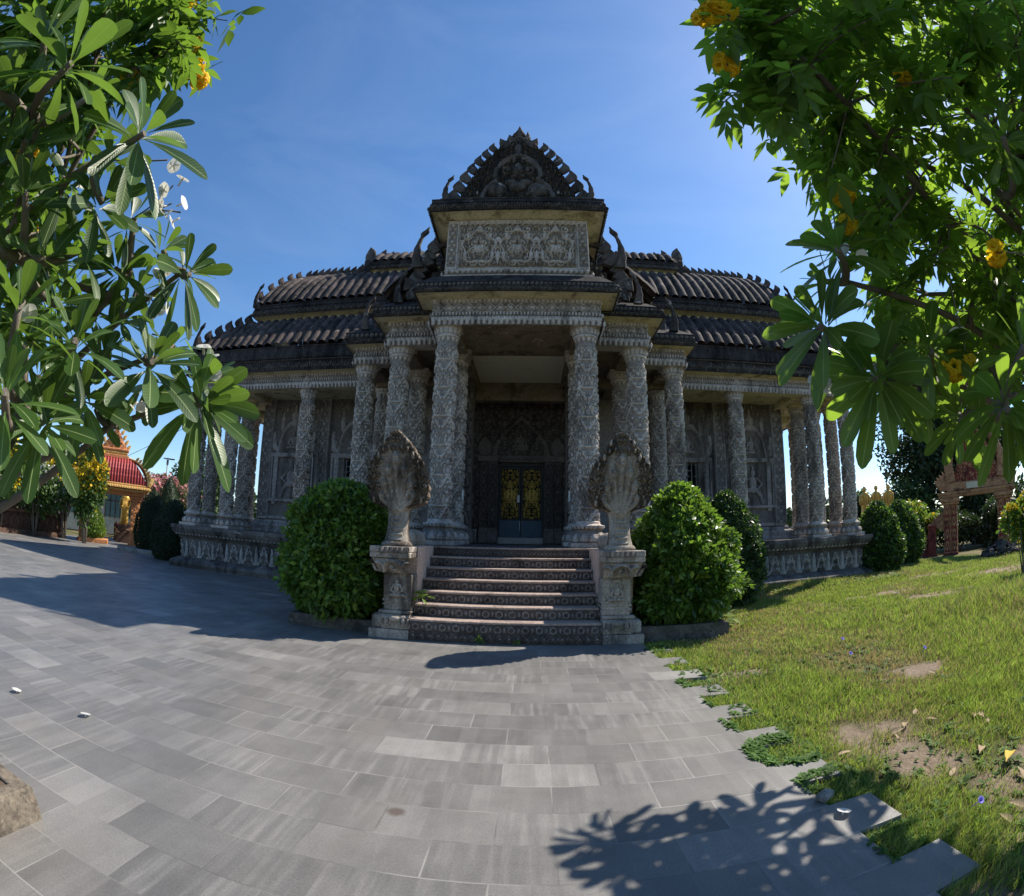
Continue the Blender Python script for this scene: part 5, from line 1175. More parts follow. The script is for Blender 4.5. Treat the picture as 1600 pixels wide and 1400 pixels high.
ros += [(pt(70, 60, 2.2), None, 15, .34), (pt(40, 220, 2.3), None, 15, .32), (pt(95, 300, 2.4), None, 15, .32), (pt(180, 420, 2.5), None, 15, .32), (pt(70, 400, 2.2), None, 15, .33), (pt(90, 480, 2.3), None, 15, .33), (pt(160, 560, 2.4), (.4, -.2, .6), 15, .33),
        (pt(40, 540, 2.0), (.3, -.3, .7), 16, .33), (pt(130, 620, 2.2), (.6, -.3, .2), 16, .34), (pt(20, 400, 2.4), None, 15, .33), (pt(140, 150, 2.4), (.6, 0, .6), 14, .32), (pt(210, 340, 2.5), (.7, 0, .4), 14, .30), (pt(175, 250, 2.5), None, 14, .3), (pt(150, 490, 2.7), None, 14, .3), (pt(30, 640, 2.2), (.3, -.2, .4), 15, .33), (pt(100, 640, 2.6), (.6, .1, .3), 15, .30), (pt(70, 360, 2.7), None, 14, .32), (pt(215, 450, 2.8), None, 14, .3)]
lim = [pt(60, 190, 2.4), pt(150, 250, 2.3), pt(200, 430, 2.6), pt(285, 425, 2.6), pt(300, 620, 2.6), pt(120, 580, 2.3), pt(40, 650, 2.0), pt(180, 660, 2.5), pt(30, 400, 2.2), pt(230, 560, 2.5)]
frangipani('large leaved frangipani with white flowers at the left edge, its branches reaching over the paving', (-3.0, .95), (-2.75, 1.15, 1.25), lim, ros,
           [(pt(262, 250, 2.4), 1), (pt(270, 290, 2.4), 2), (pt(268, 318, 2.4), 3), (pt(282, 332, 2.4), 1), (pt(312, 560, 2.5), 2), (pt(330, 575, 2.6), 2), (pt(225, 480, 2.6), 3), (pt(245, 478, 2.7), 2), (pt(238, 522, 2.6), 1), (pt(250, 415, 2.6), 2), (pt(38, 470, 1.9), 1), (pt(215, 620, 2.6), 2)], 5)
polyA = [(-120, -60), (300, -60), (275, 20), (320, 45), (300, 80), (255, 70), (300, 110), (230, 150), (150, 120), (160, 260), (90, 330), (120, 420), (60, 520), (-120, 640)]
tw = fill(polyA, 150, 2.5, 3.9, R_) + [pt(300, 48, 2.9), pt(325, 40, 3.0), pt(285, 95, 2.9), pt(300, 70, 3.0), pt(270, 20, 2.9), pt(240, 60, 2.9), pt(290, 20, 3.0)]
trumpet_tree('yellow trumpet flower tree at the left edge, small leaves behind the frangipani', (-3.9, 1.5), (-3.5, 1.7, 1.7), [pt(40, 60, 3.2), pt(150, 90, 3.1), pt(240, 60, 3.1), pt(100, 230, 3.2), pt(0, 300, 3.2), pt(60, 420, 3.3), pt(-60, 150, 3.2), pt(10, 520, 3.2)], tw,
             [pt(275, 8, 2.9), pt(292, 5, 2.95), pt(298, 70, 2.9), pt(285, 88, 2.95), pt(308, 103, 2.9), pt(312, 126, 2.9), pt(42, 245, 2.6), pt(205, 125, 2.9), pt(62, 365, 2.9), pt(280, 3, 3.1), pt(305, 122, 3.0)], 6)
# --- right pair
ros = [(pt(1308, 388, 2.3), (-.6, -.2, .7), 18, .42), (pt(1280, 508, 2.25), (-.9, -.3, .15), 26, .42), (pt(1368, 592, 2.3), (-.7, -.4, -.25), 24, .42), (pt(1392, 535, 2.5), (-.5, 0, .2), 17, .32), (pt(1455, 548, 2.4), (-.2, -.3, -.2), 18, .33), (pt(1575, 640, 1.9), (-.3, -.5, -.6), 22, .36), (pt(1500, 660, 2.5), (-.5, -.2, -.5), 18, .33),
       (pt(1290, 440, 2.5), (-.7, .2, .5), 14, .28), (pt(1568, 215, 2.3), None, 15, .3), (pt(1440, 620, 2.7), (-.4, 0, -.6), 16, .32), (pt(1540, 560, 2.4), (-.2, -.3, -.5), 18, .33), (pt(1440, 690-60, 2.9), (-.3, .1, -.6), 15, .3), (pt(1600, 540, 2.1), None, 16, .34), (pt(1640, 660, 2.0), None, 16, .36), (pt(1520, 470, 2.8), None, 15, .3)]
far = [(pt(1345, 560, 4.9), (-.3, .1, .9), 18, .40), (pt(1400, 590, 4.7), (0, -.1, 1), 18, .40), (pt(1440, 560, 4.6), (0, 0, 1), 18, .40), (pt(1480, 600, 4.5), (.1, 0, .9), 18, .40), (pt(1430, 620, 4.2), (-.2, -.2, .9), 17, .38), (pt(1520, 600, 4.3), (0, 0, 1), 18, .40), (pt(1400, 520, 5.2), (0, .1, 1), 18, .40), (pt(1480, 520, 5.0), (0, 0, 1), 18, .40), (pt(1550, 640, 4.1), (0, 0, 1), 18, .4), (pt(1370, 610, 4.4), (-.3, -.1, .9), 17, .38), (pt(1560, 560, 4.5), (0, 0, 1), 18, .4)]
for k in range(40):                                           # deeper in the crown: these throw the leaf shadow on the paving
    tx, ty, z = R_.uniform(.55, 2.5), R_.uniform(1.0, 2.45), R_.uniform(2.75, 3.35); far.append((np.array([tx + .795*z, ty + .512*z, z]), rand_dir(R_, 1, 2.2)[0], 18, .46))
lim = [pt(1320, 440, 2.5), pt(1310, 520, 2.5), pt(1400, 590, 2.6), pt(1460, 560, 2.6), pt(1560, 640, 2.2), pt(1500, 650, 2.6), pt(1560, 300, 2.8), pt(1380, 570, 4.6), pt(1460, 580, 4.5), pt(1540, 600, 4.3)]
frangipani('large leaved frangipani overhanging the lawn at the right edge, dark against the sky', (4.9, 2.1), (4.3, 2.1, 1.75), lim, ros + far, [(pt(1338, 395, 2.4), 2), (pt(1285, 605, 2.5), 3), (pt(1300, 598, 2.5), 1), (pt(1490, 510, 2.6), 2), (pt(1465, 610, 2.6), 2)], 8, FR_R)
polyB = [(1130, -60), (1720, -60), (1720, 620), (1560, 620), (1480, 560), (1400, 520), (1330, 430), (1310, 345), (1275, 300), (1250, 255), (1215, 215), (1180, 190), (1170, 130), (1140, 80)]
tw = fill(polyB, 310, 2.3, 4.6, R_) + [pt(1165, 120, 2.4), pt(1190, 160, 2.5), pt(1160, 190, 2.5), pt(1200, 225, 2.6), pt(1235, 262, 2.6), pt(1265, 290, 2.7), pt(1150, 60, 2.4), pt(1145, 30, 2.4), pt(1195, 110, 2.5), pt(1180, 40, 2.5), pt(1215, 180, 2.6)]
trumpet_tree('yellow trumpet flower tree filling the upper right, leaves glowing against the sun', (5.5, 1.5), (4.6, 1.7, 2.0), [pt(1250, 100, 2.9), pt(1350, 60, 3.1), pt(1300, 220, 3.0), pt(1400, 320, 3.2), pt(1480, 150, 3.2), pt(1550, 420, 3.2), pt(1450, 460, 3.4), pt(1600, 250, 3.1), pt(1200, 40, 2.7)], tw,
             [pt(1098, 30, 2.2), pt(1112, 20, 2.25), pt(1135, 100, 2.3), pt(1128, 12, 2.3), pt(1410, 120, 2.5), pt(1325, 350, 2.5), pt(1555, 395, 2.4), pt(1490, 572, 2.4), pt(1512, 566, 2.4), pt(1505, 560, 2.5), pt(1318, 305, 2.5)], 9, .115, TE_R)
PLB = stone('brick_planter', (.12,.10,.078), (.21,.175,.135), (.05,.044,.036), .45, pale=(.36,.27,.20), scale=9.0, streak=1, bump=.05)
planter('weathered brick planter with soil and dry leaves at the lower left corner', -4.6, -1.93, -.6, 1.33, .2, .10, mat=PLB)
DRY = leafmat('dry_leaf', (.26,.17,.09), (.42,.32,.20), (.3,.2,.1), .15, .7, .2); YEL = leafmat('yellow_leaf', (.55,.36,.03), (.62,.42,.05), (.5,.35,.03), .2, .6, .2)
def one_leaf(name, mat, L, seed):
    b = MB(); leafs(b, [(-L/2, 0, .008)], [(1, 0, .12)], [(0, .1, 1)], L, L*.36, LEAFSH, .22, .35, 0, .01 + .004*seed); return b.mesh(name, mat)
DL = [one_leaf('dry_leaf', DRY, .17, k) for k in range(3)]
def drop(me, name, label, cat, x, y, z, rz, s=1, group=None, rx=0):
    o = bpy.data.objects.new(name, me); COL.objects.link(o); o.matrix_world = Matrix.Translation((x, y, z)) @ Matrix.Rotation(rz, 4, 'Z') @ Matrix.Rotation(rx, 4, 'X') @ Matrix.Diagonal((s, s, s, 1)); return tag(o, label, cat, group)
r = np.random.default_rng(41)
for k in range(34):
    x, y = (r.uniform(2.5, 4.0), r.uniform(.9, 3.4)) if k < 22 else (r.uniform(3, 9.5), r.uniform(3, 9)); drop(DL[k % 3], 'dry_leaf', 'curled dry brown leaf lying in the grass', 'leaf', x, y, float(gz_at(np.array([x]), np.array([y]))[0]) + .03, r.uniform(0, 6), r.uniform(.5, 1.1), 'dry leaves scattered on the lawn', r.uniform(-.6, .6))
for k in range(14): x, y = r.uniform(-2.9, -2.15), r.uniform(.3, 1.12); drop(DL[k % 3], 'dry_leaf', 'curled dry brown leaf on the planter soil', 'leaf', x, y, .2, r.uniform(0, 6), r.uniform(.5, .9), 'dry leaves in the brick planter', r.uniform(-.6, .6))
drop(one_leaf('yellow_leaf', YEL, .24, 1), 'yellow_leaf', 'large fallen yellow leaf in the grass at the right edge', 'leaf', 3.41, 1.97, .03, .5)
for (x, y, lb) in ((2.08, 2.17, 'white fallen frangipani flower in the tree shadow near the paving edge'), (-2.88, 2.61, 'white fallen frangipani flower alone on the left paving'), (-3.66, 2.41, 'white fallen frangipani flower near the left edge of the paving')): drop(STAR, 'fallen_flower', lb, 'flower', x, y, .022, x, 1.5, None, .25)
PUR = simple('purple_petal', (.20,.16,.55), (.32,.26,.68), .6); b = MB(); b.lathe([(.004, 0), (.008, .02), (.022, .032), (.026, .03)], 12, cap=False); b.tube([(0, 0, -.06), (0, 0, 0)], .003, 5); PF = b.mesh('purple_flower', PUR)
for (x, y) in ((2.74, 1.67), (4.74, 6.24), (4.3, 5.4), (5.2, 4.9)): drop(PF, 'purple_flower', 'small purple wild flower standing in the lawn', 'flower', x, y, .05, 0, 1.0, 'purple wild flowers in the lawn', .7)
b = MB(); b.box(-.06, .06, -.04, .04, 0, .05, .012); drop(b.mesh('stone_chip', CONC), 'stone_chip', 'small broken stone lying on the paving edge', 'stone', 2.08, 2.40, 0, .5)

# ================================================================== gates, fences and the far background
ORNG = stone('ochre_carving', (.47,.185,.08), (.60,.28,.125), (.22,.10,.05), .30, pale=(.66,.47,.22), scale=5, streak=1)
GOLDC = stone('gold_trim', (.60,.34,.11), (.72,.47,.17), (.34,.17,.07), .25, scale=6, streak=1)
REDT = simple('red_roof_tile', (.27,.035,.035), (.38,.06,.055), .45, 5, .35)
BRNC = stone('brown_gate_carving', (.30,.155,.08), (.46,.27,.15), (.10,.04,.03), .38, pale=(.40,.25,.15), scale=5, streak=1)
MAROON = stone('maroon_paint', (.16,.032,.026), (.23,.055,.042), (.06,.018,.018), .35, scale=4, streak=1)
DBRN = stone('dark_brown_wall', (.085,.05,.035), (.14,.085,.06), (.04,.025,.02), .4, scale=4, streak=1)
CREAMW = stone('cream_wall', (.50,.44,.33), (.60,.54,.42), (.3,.26,.2), .2, scale=2, bump=.1, streak=.5)
GLASSG = simple('green_window', (.10,.17,.15), (.18,.27,.24), .25, 3, .6)
GOLD = simple('gold_paint', (.52,.30,.05), (.66,.42,.10), .38, 6, .5, metal=.45)
POLE = simple('grey_pole', (.20,.20,.21), (.30,.30,.31), .5)
PANEL = simple('dark_solar_panel', (.02,.025,.035), (.035,.04,.055), .3)
kbg = Kbach(3.0, 2.6, 61, .06, .15, 900)
def gate_frame(name, label, loc, ang): t = thing(name, label, 'gate', loc); t.rotation_euler.z = ang; return t

# ---- left: gateway with a bell shaped red tiled roof
LG = gate_frame('roofed_gate', 'ochre carved gateway with a curved red tiled roof, left of the temple', (-20.1, 19.0, 0), math.radians(46.4))
for sx in (-1, 1):
    b = MB(); x = sx*1.43; b.box(x-.34, x+.34, -.34, .34, -.05, .14, .03); b.box(x-.24, x+.24, -.24, .24, .141, 2.2, .02); b.box(x-.30, x+.30, -.30, .30, 2.201, 2.32, .03); b.box(x-.36, x+.36, -.36, .36, 2.321, 2.46, .03)
    b.frieze([(x-.22, -.24), (x+.22, -.24)], 0, .3, 2.1, lambda S, T, L, h: .02*np.maximum(spiral(np.abs(S-L/2), T % .3, .1, .15, .1), dome(S-L/2, T % .3, 0, .02, .05, .06)), .02)
    b.build('pillar', ORNG, LG)
GP = [(-1.95, 1.2), (-1.95, -.55), (1.95, -.55), (1.95, 1.2)]
b = MB(); b.box(-1.85, 1.85, -.45, 1.1, 2.46, 2.62, .02, m=0); b.sweep(GP, [(-.1, 2.60), (-.02, 2.62), (0, 2.74), (.1, 2.80), (.18, 2.86), (.18, 2.92), (-.2, 2.94)], 0); b.frieze(GP, .03, 2.66, 2.76, fz_lace, .02, 1); b.frieze(GP, .185, 2.80, 2.92, fz_petal, .02, 1, depth=.6); b.build('beam', [ORNG, GOLDC], LG)
b = MB()
def bell(r0, z0, r1, z1): return [(r0 + (r1-r0)*(1-math.cos(t*PI/2)), z0 + (z1-z0)*math.sin(t*PI/2)) for t in np.linspace(0, 1, 12)]
tile_roof(b, (-2.0, -.62, 0), (1,0,0), (0,1,0), 4.0, bell(0, 3.02, .72, 4.28), 1.30, 1.30, .16, .05); tile_roof(b, (2.0, -.62, 0), (0,1,0), (-1,0,0), 1.9, bell(0, 3.02, 1.30, 4.28), .72, .72, .16, .05); tile_roof(b, (-2.0, 1.28, 0), (0,-1,0), (1,0,0), 1.9, bell(0, 3.02, 1.30, 4.28), .72, .72, .16, .05)
tile_roof(b, (2.0, 1.28, 0), (-1,0,0), (0,-1,0), 4.0, bell(0, 3.02, .72, 4.28), 1.30, 1.30, .16, .05)
b.box(-2.05, 2.05, -.68, 1.34, 2.93, 3.02, .02, m=1); b.build('roof', [REDT, GOLDC], LG)
LF = {}
b = MB(); lens_solid(b, .34, teardrop(.10), lambda t: .20*max(0, t-.5)**1.5, lambda t: .08, 7, 10, leaf_relief(.02), leaf_relief(.02)); GF = b.mesh('ridge_flame', GOLDC)
for sx in (-1, 1):
    b = MB(); pts = [(sx*(2.02 - rr), -.64 + rr*.55, zz + .03) for rr, zz in bell(0, 3.02, 1.30, 4.28)]; b.tube(pts, .05, 7); b.build('hip_ridge', GOLDC, LG)
    for k in range(8):
        rr, zz = bell(0, 3.02, 1.30, 4.28)[k+1]; place(GF, 'ridge_flame', LG, TRS(sx*(2.04 - rr), -.66 + rr*.55, zz + .02, -sx*.5, .8, sx*.5))
    place(GF, 'ridge_flame', LG, TRS(sx*2.06, -.66, 3.0, 0, 1.5, sx*.35))
b = MB(); b.box(-.85, .85, -.1, .8, 4.25, 4.42, .02); b.box(-.75, .75, 0, .7, 4.421, 4.62, .02); b.box(-.82, .82, -.06, .76, 4.621, 4.74, .03); b.frieze([(-.75, 0), (.75, 0)], .003, 4.43, 4.6, fz_scroll, .02, 1)
lens_solid(b, 1.15, lambda t: .74*(1-t)**1.25 + .04, lambda t: 0, lambda t: .3, 40, 40, lambda X, Z, U, T: .05*kbg(X, Z), M=Matrix.Translation((0, .2, 4.74)), m=0)
b.build('upper_pediment', [ORNG, GOLDC], LG)
for sx in (-1, 1):
    for k in range(4): place(GF, 'ridge_flame', LG, TRS(sx*(.74*(1-k*.2)), .15, 4.74 + k*.24, 0, .9, sx*.35))
# lattice balustrade behind the opening and the wall left of the gate
def balustrade(label, p0, p1, h, mat, trim, group=None):
    p0, p1 = np.array(p0), np.array(p1); L = np.linalg.norm(p1-p0); t = thing('balustrade', label, 'balustrade', (p0[0], p0[1], 0), group); t.rotation_euler.z = math.atan2(p1[1]-p0[1], p1[0]-p0[0])
    b = MB(); b.box(0, L, -.12, .12, -.05, .22, .02); b.box(0, L, -.11, .11, h-.16, h, .02); b.box(0, L, .04, .08, .22, h-.16); b.build('rail_wall', mat, t)
    b = MB(); n = max(2, int(L/.36)); q = L/n
    for k in range(n):
        for s in (0, 1): b.tube([(k*q + q*(.1 + .8*s), -.03, .24), (k*q + q*(.5 + (.15 if s else -.15)), -.05, .24 + (h-.42)*.5), (k*q + q*(.9 - .8*s), -.03, h-.18)], .035, 6)
    b.build('lattice', trim, t)
    b = MB(); m = int(L/.22)
    for k in range(m): lens_solid(b, .16, teardrop(.08), lambda t: 0, lambda t: .07, 5, 7, M=Matrix.Translation(((k+.5)*L/m, 0, h)))
    b.build('lotus_cresting', trim, t); return t
balustrade('ochre lattice balustrade seen through the red roofed gateway', (-22.4, 21.6), (-18.6, 25.4), .95, MAROON, GOLDC)
balustrade('dark brown lattice wall running from the red roofed gateway to the left edge', (-22.6, 7.6), (-21.65, 17.1), 1.15, DBRN, DBRN)
b = MB()
for k, f in enumerate((.18, .42, .66, .90)):
    x, y = -23.0 + .95*f, 7.6 + 9.5*f; b = MB(); b.box(-.17, .17, -.17, .17, -.05, 1.9, .02); b.box(-.24, .24, -.24, .24, 1.901, 2.05, .04); lens_solid(b, .45, teardrop(.16), lambda t: 0, lambda t: .2, 8, 10, M=Matrix.Translation((0, 0, 2.05)))
    o = b.build('fence_post', ORNG, None, (x, y, 0)); o.rotation_euler.z = 1.47; tag(o, 'ochre fence post of the dark lattice wall behind the yellow shrubs', 'post', 'ochre posts of the dark lattice wall')

def statue(label, x, y, z, rz, h=1.9, group=None, plinth=None, cat='statue'):
    t = thing('golden_statue', label, cat, (x, y, 0), group); t.rotation_euler.z = rz; b = MB()
    b.lathe([(.20,0),(.25,.03),(.24,.3),(.215,.7),(.225,1.0),(.245,1.25),(.255,1.40),(.225,1.50),(.13,1.56),(.065,1.60),(.06,1.66)], 24, (0, 0, z), sx=1, sy=.62)
    b.lathe([(.055,1.62),(.09,1.67),(.102,1.75),(.095,1.83),(.06,1.89),(.012,1.91)], 18, (0, -.01, z), sx=.92, sy=1.05)
    for s in (-1, 1): b.tube([(s*.235, 0, z+1.43), (s*.285, -.01, z+1.15), (s*.25, -.10, z+.92), (s*.13, -.19, z+1.0)], [.065, .06, .05, .035], 9)
    for k in range(5): b.tube([(-.12 + .06*k, -.15, z+1.4), (-.09 + .05*k, -.17, z+.8), (-.10 + .05*k, -.16, z+.1)], .012, 5)
    for s in (-1, 1): b.lathe([(.012, 1.70), (.02, 1.74), (.012, 1.80)], 6, (s*.098, 0, z))
    b.tube([(0, -.11, z+1.77), (0, -.125, z+1.74)], .014, 6)
    b.build('robed_figure', GOLD, t); b = MB(); b.lathe([(.36, max(0, z-.35)), (.42, z-.22), (.34, z-.12), (.38, z-.02), (.26, z)], 20); b.box(-.45, .45, -.4, .4, -.05, max(.02, z-.35), .03); b.build('plinth', plinth or DBRN, t); return t
statue('slim golden standing statue framed by the red roofed gateway', -21.0, 21.1, .95, .7, 1.9)
for k, (x, y) in enumerate(((18.54, 23.73), (19.09, 23.30), (19.66, 22.84))):
    o = statue(('golden robed statue nearest the temple, first of three in a row', 'middle golden robed statue of three in a row', 'golden robed statue farthest from the temple in a row of three')[k], x*.995, y*.995, 1.98, -.7 - .05*k, group='golden statues in a row')

# ---- building behind the left gateway
BL = thing('hall_building', 'cream hall with green window panes seen through the red roofed gateway', 'building', (-27.5, 27.5, 0)); BL.rotation_euler.z = math.radians(46)
b = MB(); b.box(-7, 5, 0, 5, 0, 3.3, .03); b.box(-7.05, 5.05, -.06, 0, 0, .8, .02); b.build('wall', CREAMW, BL)
b = MB(); b.box(-7.5, 5.5, -.9, 5.6, 3.31, 3.52, .03); b.build('roof', CONC, BL)
for k in range(7):
    x = -6.4 + k*1.62; b = MB(); b.box(x, x+1.2, -.05, -.004, 1.2, 3.2, .01); w = b.build('window', GLASSG, BL); b = MB()
    for q in (0, .4, .8, 1.2): b.box(x+q-.03, x+q+.03, -.08, -.051, 1.15, 3.25)
    b.box(x-.03, x+1.23, -.08, -.051, 2.3, 2.36); f = b.build('frame', DBRN, None); f.parent = w

# ---- right: carved brown gate with a naga pediment
RG = gate_frame('carved_gate', 'brown carved gateway with a scaly naga pediment at the right, behind the lawn', (20.75, 16.8, .05), math.radians(-50.3))
pat = lambda S, T, L, h: .025*np.maximum(np.maximum(seg(np.abs(S-L/2), T % .55, (0, .5), (L*.45, .1), .03), dome(S-L/2, T % .55, 0, .15, .06, .1)), spiral(np.abs(S-L/2), T % .55, L*.27, .42, .07))
for sx in (-1, 1):
    x = sx*1.46
    for (a, e, yy, nm) in ((x-.38*(1 if sx < 0 else 1), x-.02, -.30, 0), (x+.0, x+.34, -.22, 1)):
        b = MB(); b.box(a, e, yy, yy+.5, .06, 2.30, .02); b.frieze([(a+.03, yy), (e-.03, yy)], .004, .15, 2.25, pat, .02, 1, fig=0); b.box(a-.05, e+.03, yy-.05, yy+.5, -.05, .1, .02, m=1); b.build('pillar', [BRNC, MAROON], RG)
    b = MB(); b.box(x-.48, x+.44, -.40, .38, 2.30, 2.42, .03); b.box(x-.54, x+.50, -.46, .40, 2.421, 2.60, .03); b.build('capital', BRNC, RG)
RP = [(-2.05, .35), (-2.05, -.42), (2.02, -.42), (2.02, .35)]
b = MB(); b.sweep(RP, [(-.4, 2.61), (-.02, 2.61), (0, 2.72), (.05, 2.78), (.05, 2.86), (-.3, 2.88)], 0); b.frieze(RP, .003, 2.63, 2.72, fz_scroll, .02); b.box(-1.6, 1.7, -.30, .3, 2.88, 3.28, .02); b.build('lintel', BRNC, RG)
b = MB(); b.box(-.55, .35, -.36, -.30, 2.93, 3.22, .01); b.build('blank_plaque', CREAMW, RG)
b = MB(); lens_solid(b, 2.6, lambda t: 1.18*(1-t**1.6)**.8 + .03, lambda t: .05, lambda t: .3, 60, 60, lambda X, Z, U, T: .06*kbg(X, Z), M=Matrix.Translation((0, 0, 3.25)), edge=.6, m=1, hi=0); b.build('pediment', [BRNC, MAROON], RG)
for sx in (-1, 1):
    b = MB(); q = np.linspace(0, 1, 60); P = np.stack([sx*(1.35 + .12*np.sin(q*PI*1.2) - 1.15*np.clip(q-.25, 0, 1)**1.4), np.full(60, -.1), 3.3 + 2.75*q], -1)
    b.tube(P, (.27 - .12*q)*(1 + .07*np.sin(q*PI*30)), 14); b.build('naga_body', BRNC, RG); b = MB()
    for k in range(5): lens_solid(b, 1.05 - .1*k, teardrop(.13), lambda t: sx*.22*max(0, t-.4), lambda t: .12, 8, 14, leaf_relief(.03), M=Matrix.Translation((sx*(1.45 + .10*k), -.12, 2.95)) @ Matrix.Rotation(sx*(.05 + .10*k), 4, 'Y'))
    b.build('naga_heads', BRNC, RG)
b = MB(); b.add([(-1.86, -.1, 1.15), (-2.55, -.1, 1.55), (-2.55, -.1, 1.40), (-1.86, -.1, 2.1), (-1.86, .15, 1.15), (-2.55, .15, 1.55), (-2.55, .15, 1.40), (-1.86, .15, 2.1)], [(0, 3, 1, 2), (4, 6, 5, 7), (3, 7, 5, 1), (0, 2, 6, 4)]); b.box(-2.7, -1.87, -.12, .17, 1.40, 1.50, .01); b.build('buttress', BRNC, RG)
def rg_world(x, y): a = math.radians(-50.3); return (20.75 + x*math.cos(a) - y*math.sin(a), 16.8 + x*math.sin(a) + y*math.cos(a))
for k, x in enumerate((-2.5, -5.2, 2.6)):
    p = rg_world(x, 0); b = MB(); b.box(-.2, .2, -.2, .2, -.05, 1.38, .02); b.box(-.25, .25, -.25, .25, 1.381, 1.48, .03); b.box(-.25, .25, -.25, .25, -.05, .15, .02)
    o = b.build('gate_post', MAROON, None, (p[0], p[1], 0)); o.rotation_euler.z = math.radians(-50.3); tag(o, ('maroon square post beside the carved brown gate, under its buttress', 'maroon square post among the shrubs, away from the carved gate', 'maroon square post on the right side of the carved brown gate')[k], 'post')
balustrade('low maroon lattice fence left of the carved brown gate', rg_world(-9.5, 0), rg_world(-2.7, 0), .9, MAROON, BRNC)
balustrade('low maroon lattice fence right of the carved brown gate', rg_world(2.8, 0), rg_world(7, 0), .9, MAROON, BRNC)
# rubble heap
r = np.random.default_rng(77); b = MB()
for k in range(70):
    a = r.uniform(0, 2*PI); q = r.random()**.6; s = r.uniform(.08, .22)*(1.2 - .5*q); n = 7
    A, E_ = np.meshgrid(np.linspace(0, 2*PI, n), np.linspace(-PI/2, PI/2, 5)); R = s*(1 + .35*r.normal(size=A.shape)*.5); R[:, -1] = R[:, 0]
    b.grid(np.stack([q*1.25*math.cos(a) + R*np.cos(E_)*np.cos(A)*1.2, q*.8*math.sin(a) + R*np.cos(E_)*np.sin(A), .50*(1-q) + .05 + R*np.sin(E_)*.8], -1), 0, False)
o = b.build('rubble_heap', simple('dark_rubble', (.035,.032,.03), (.10,.09,.08), .95, 6, .1), None, (18.9, 13.9, .03)); tag(o, 'low heap of dark rubble before the carved brown gate', 'rubble')

# ---- lamps on poles, cable
def lamp(label, x, y, h, az):
    t = thing('street_lamp', label, 'lamp', (x, y, 0)); t.rotation_euler.z = az; b = MB(); b.tube([(0, 0, -.05), (0, 0, h-.25)], [.06, .045], 8); b.build('pole', POLE, t)
    b = MB(); b.tube([(0, 0, h-.35), (0, 0, h)], .09, 8); b.build('bracket', POLE, t); b = MB(); b.box(-.75, .75, -.35, .35, h, h+.10, .03, M=Matrix.Rotation(.1, 4, 'Y')); b.build('solar_head', PANEL, t)
lamp('tall thin lamp post with a flat solar head beyond the trimmed hedges on the left', -25.7, 30.1, 5.75, -.7); lamp('tall thin lamp post with a flat head behind the golden statues', 29.2, 34.3, 5.85, .7)
b = MB(); A, B_ = pt(150, 735, 30), pt(420, 590, 36); q = np.linspace(0, 1, 24)[:, None]; P = A + (B_-A)*q; P[:, 2] -= .5*np.sin(q[:, 0]*PI); b.tube(P, .014, 5); tag(b.build('overhead_cable', PANEL), 'thin overhead cable crossing the sky between the left gateway and the temple', 'cable')

# ---- trees and flowering shrubs behind
def cloud_tree(name, label, x, y, h, crown, n, leaf, mats, group=None, seed=1, trunk_r=.18, mix=0, cat='tree', z0=0, lumps=9):
    r = np.random.default_rng(seed); t = thing(name, label, cat, (x, y, z0), group); rx, ry, rz_, cz = crown; C = []
    for k in range(lumps):
        d = rand_dir(r, 1)[0]; q = r.uniform(.35, .72); C.append((d[0]*rx*q, d[1]*ry*q, cz + d[2]*rz_*q, r.uniform(.34, .55)))
    P = []; O = []
    per_ = n // lumps
    for (cx, cy, c_z, s) in C:
        d = rand_dir(r, per_, .25); q = (1 - .55*r.random(per_)**2)[:, None]; P.append(np.array([cx, cy, c_z]) + d*q*np.array([rx, ry, rz_])*s*(1 + .25*r.normal(size=(per_, 1))*.6)); O.append(d)
    P = np.concatenate(P); O = np.concatenate(O); P[:, 2] = np.maximum(P[:, 2], .06); n = len(P); sz = leaf*r.uniform(.6, 1.3, n); D = O*.5 + rand_dir(r, n); N = O*.8 + rand_dir(r, n, .4)
    b = MB(); mk = r.random(n) < mix*np.clip(.35 + O[:, 2] + .5*lattice_noise(P[:, 0]*1.0, P[:, 2]*1.0, .5, seed), 0, 1.4)
    for k, mm in ((~mk, 0), (mk, 1)):
        if k.any(): leafs(b, P[k], D[k], N[k], sz[k]*(1 if mm == 0 else .75), sz[k]*(.5 if mm == 0 else .62), [(0, .15), (.5, .55), (1, .06)], .1, .2, mm)
    b.build('crown', mats, t); b = MB()
    if cat == 'shrub':
        for k in range(6): a = k*1.05; b.tube([(.06*math.cos(a), .06*math.sin(a), -.05), (.16*math.cos(a), .16*math.sin(a), cz*.35), (.45*rx*math.cos(a), .45*ry*math.sin(a), cz)], [trunk_r*.45, trunk_r*.3, trunk_r*.15], 6)
    else: b.tube([(0, 0, -.05), (.04, .02, cz*.4), (.02, .05, max(cz*.75, .3))], [trunk_r, trunk_r*.8, trunk_r*.55], 9)
    for (cx, cy, c_z, s) in C[:6]: b.tube([(.02, .03, max(cz*.45, .15)), (cx*.5, cy*.5, (cz*.5 + c_z)*.5), (cx*.9, cy*.9, c_z)], [trunk_r*.5, trunk_r*.3, trunk_r*.12], 6)
    b.build('trunk', BARK, t); return t
YF = leafmat('yellow_blossom', (.62,.42,.02), (.78,.58,.04), (.7,.5,.03), .3, .6, .2); WF = leafmat('white_blossom', (.62,.62,.58), (.78,.78,.74), (.6,.6,.55), .3, .6, .2); PKF = leafmat('pink_blossom', (.50,.16,.18), (.62,.28,.28), (.5,.2,.2), .3, .6, .2)
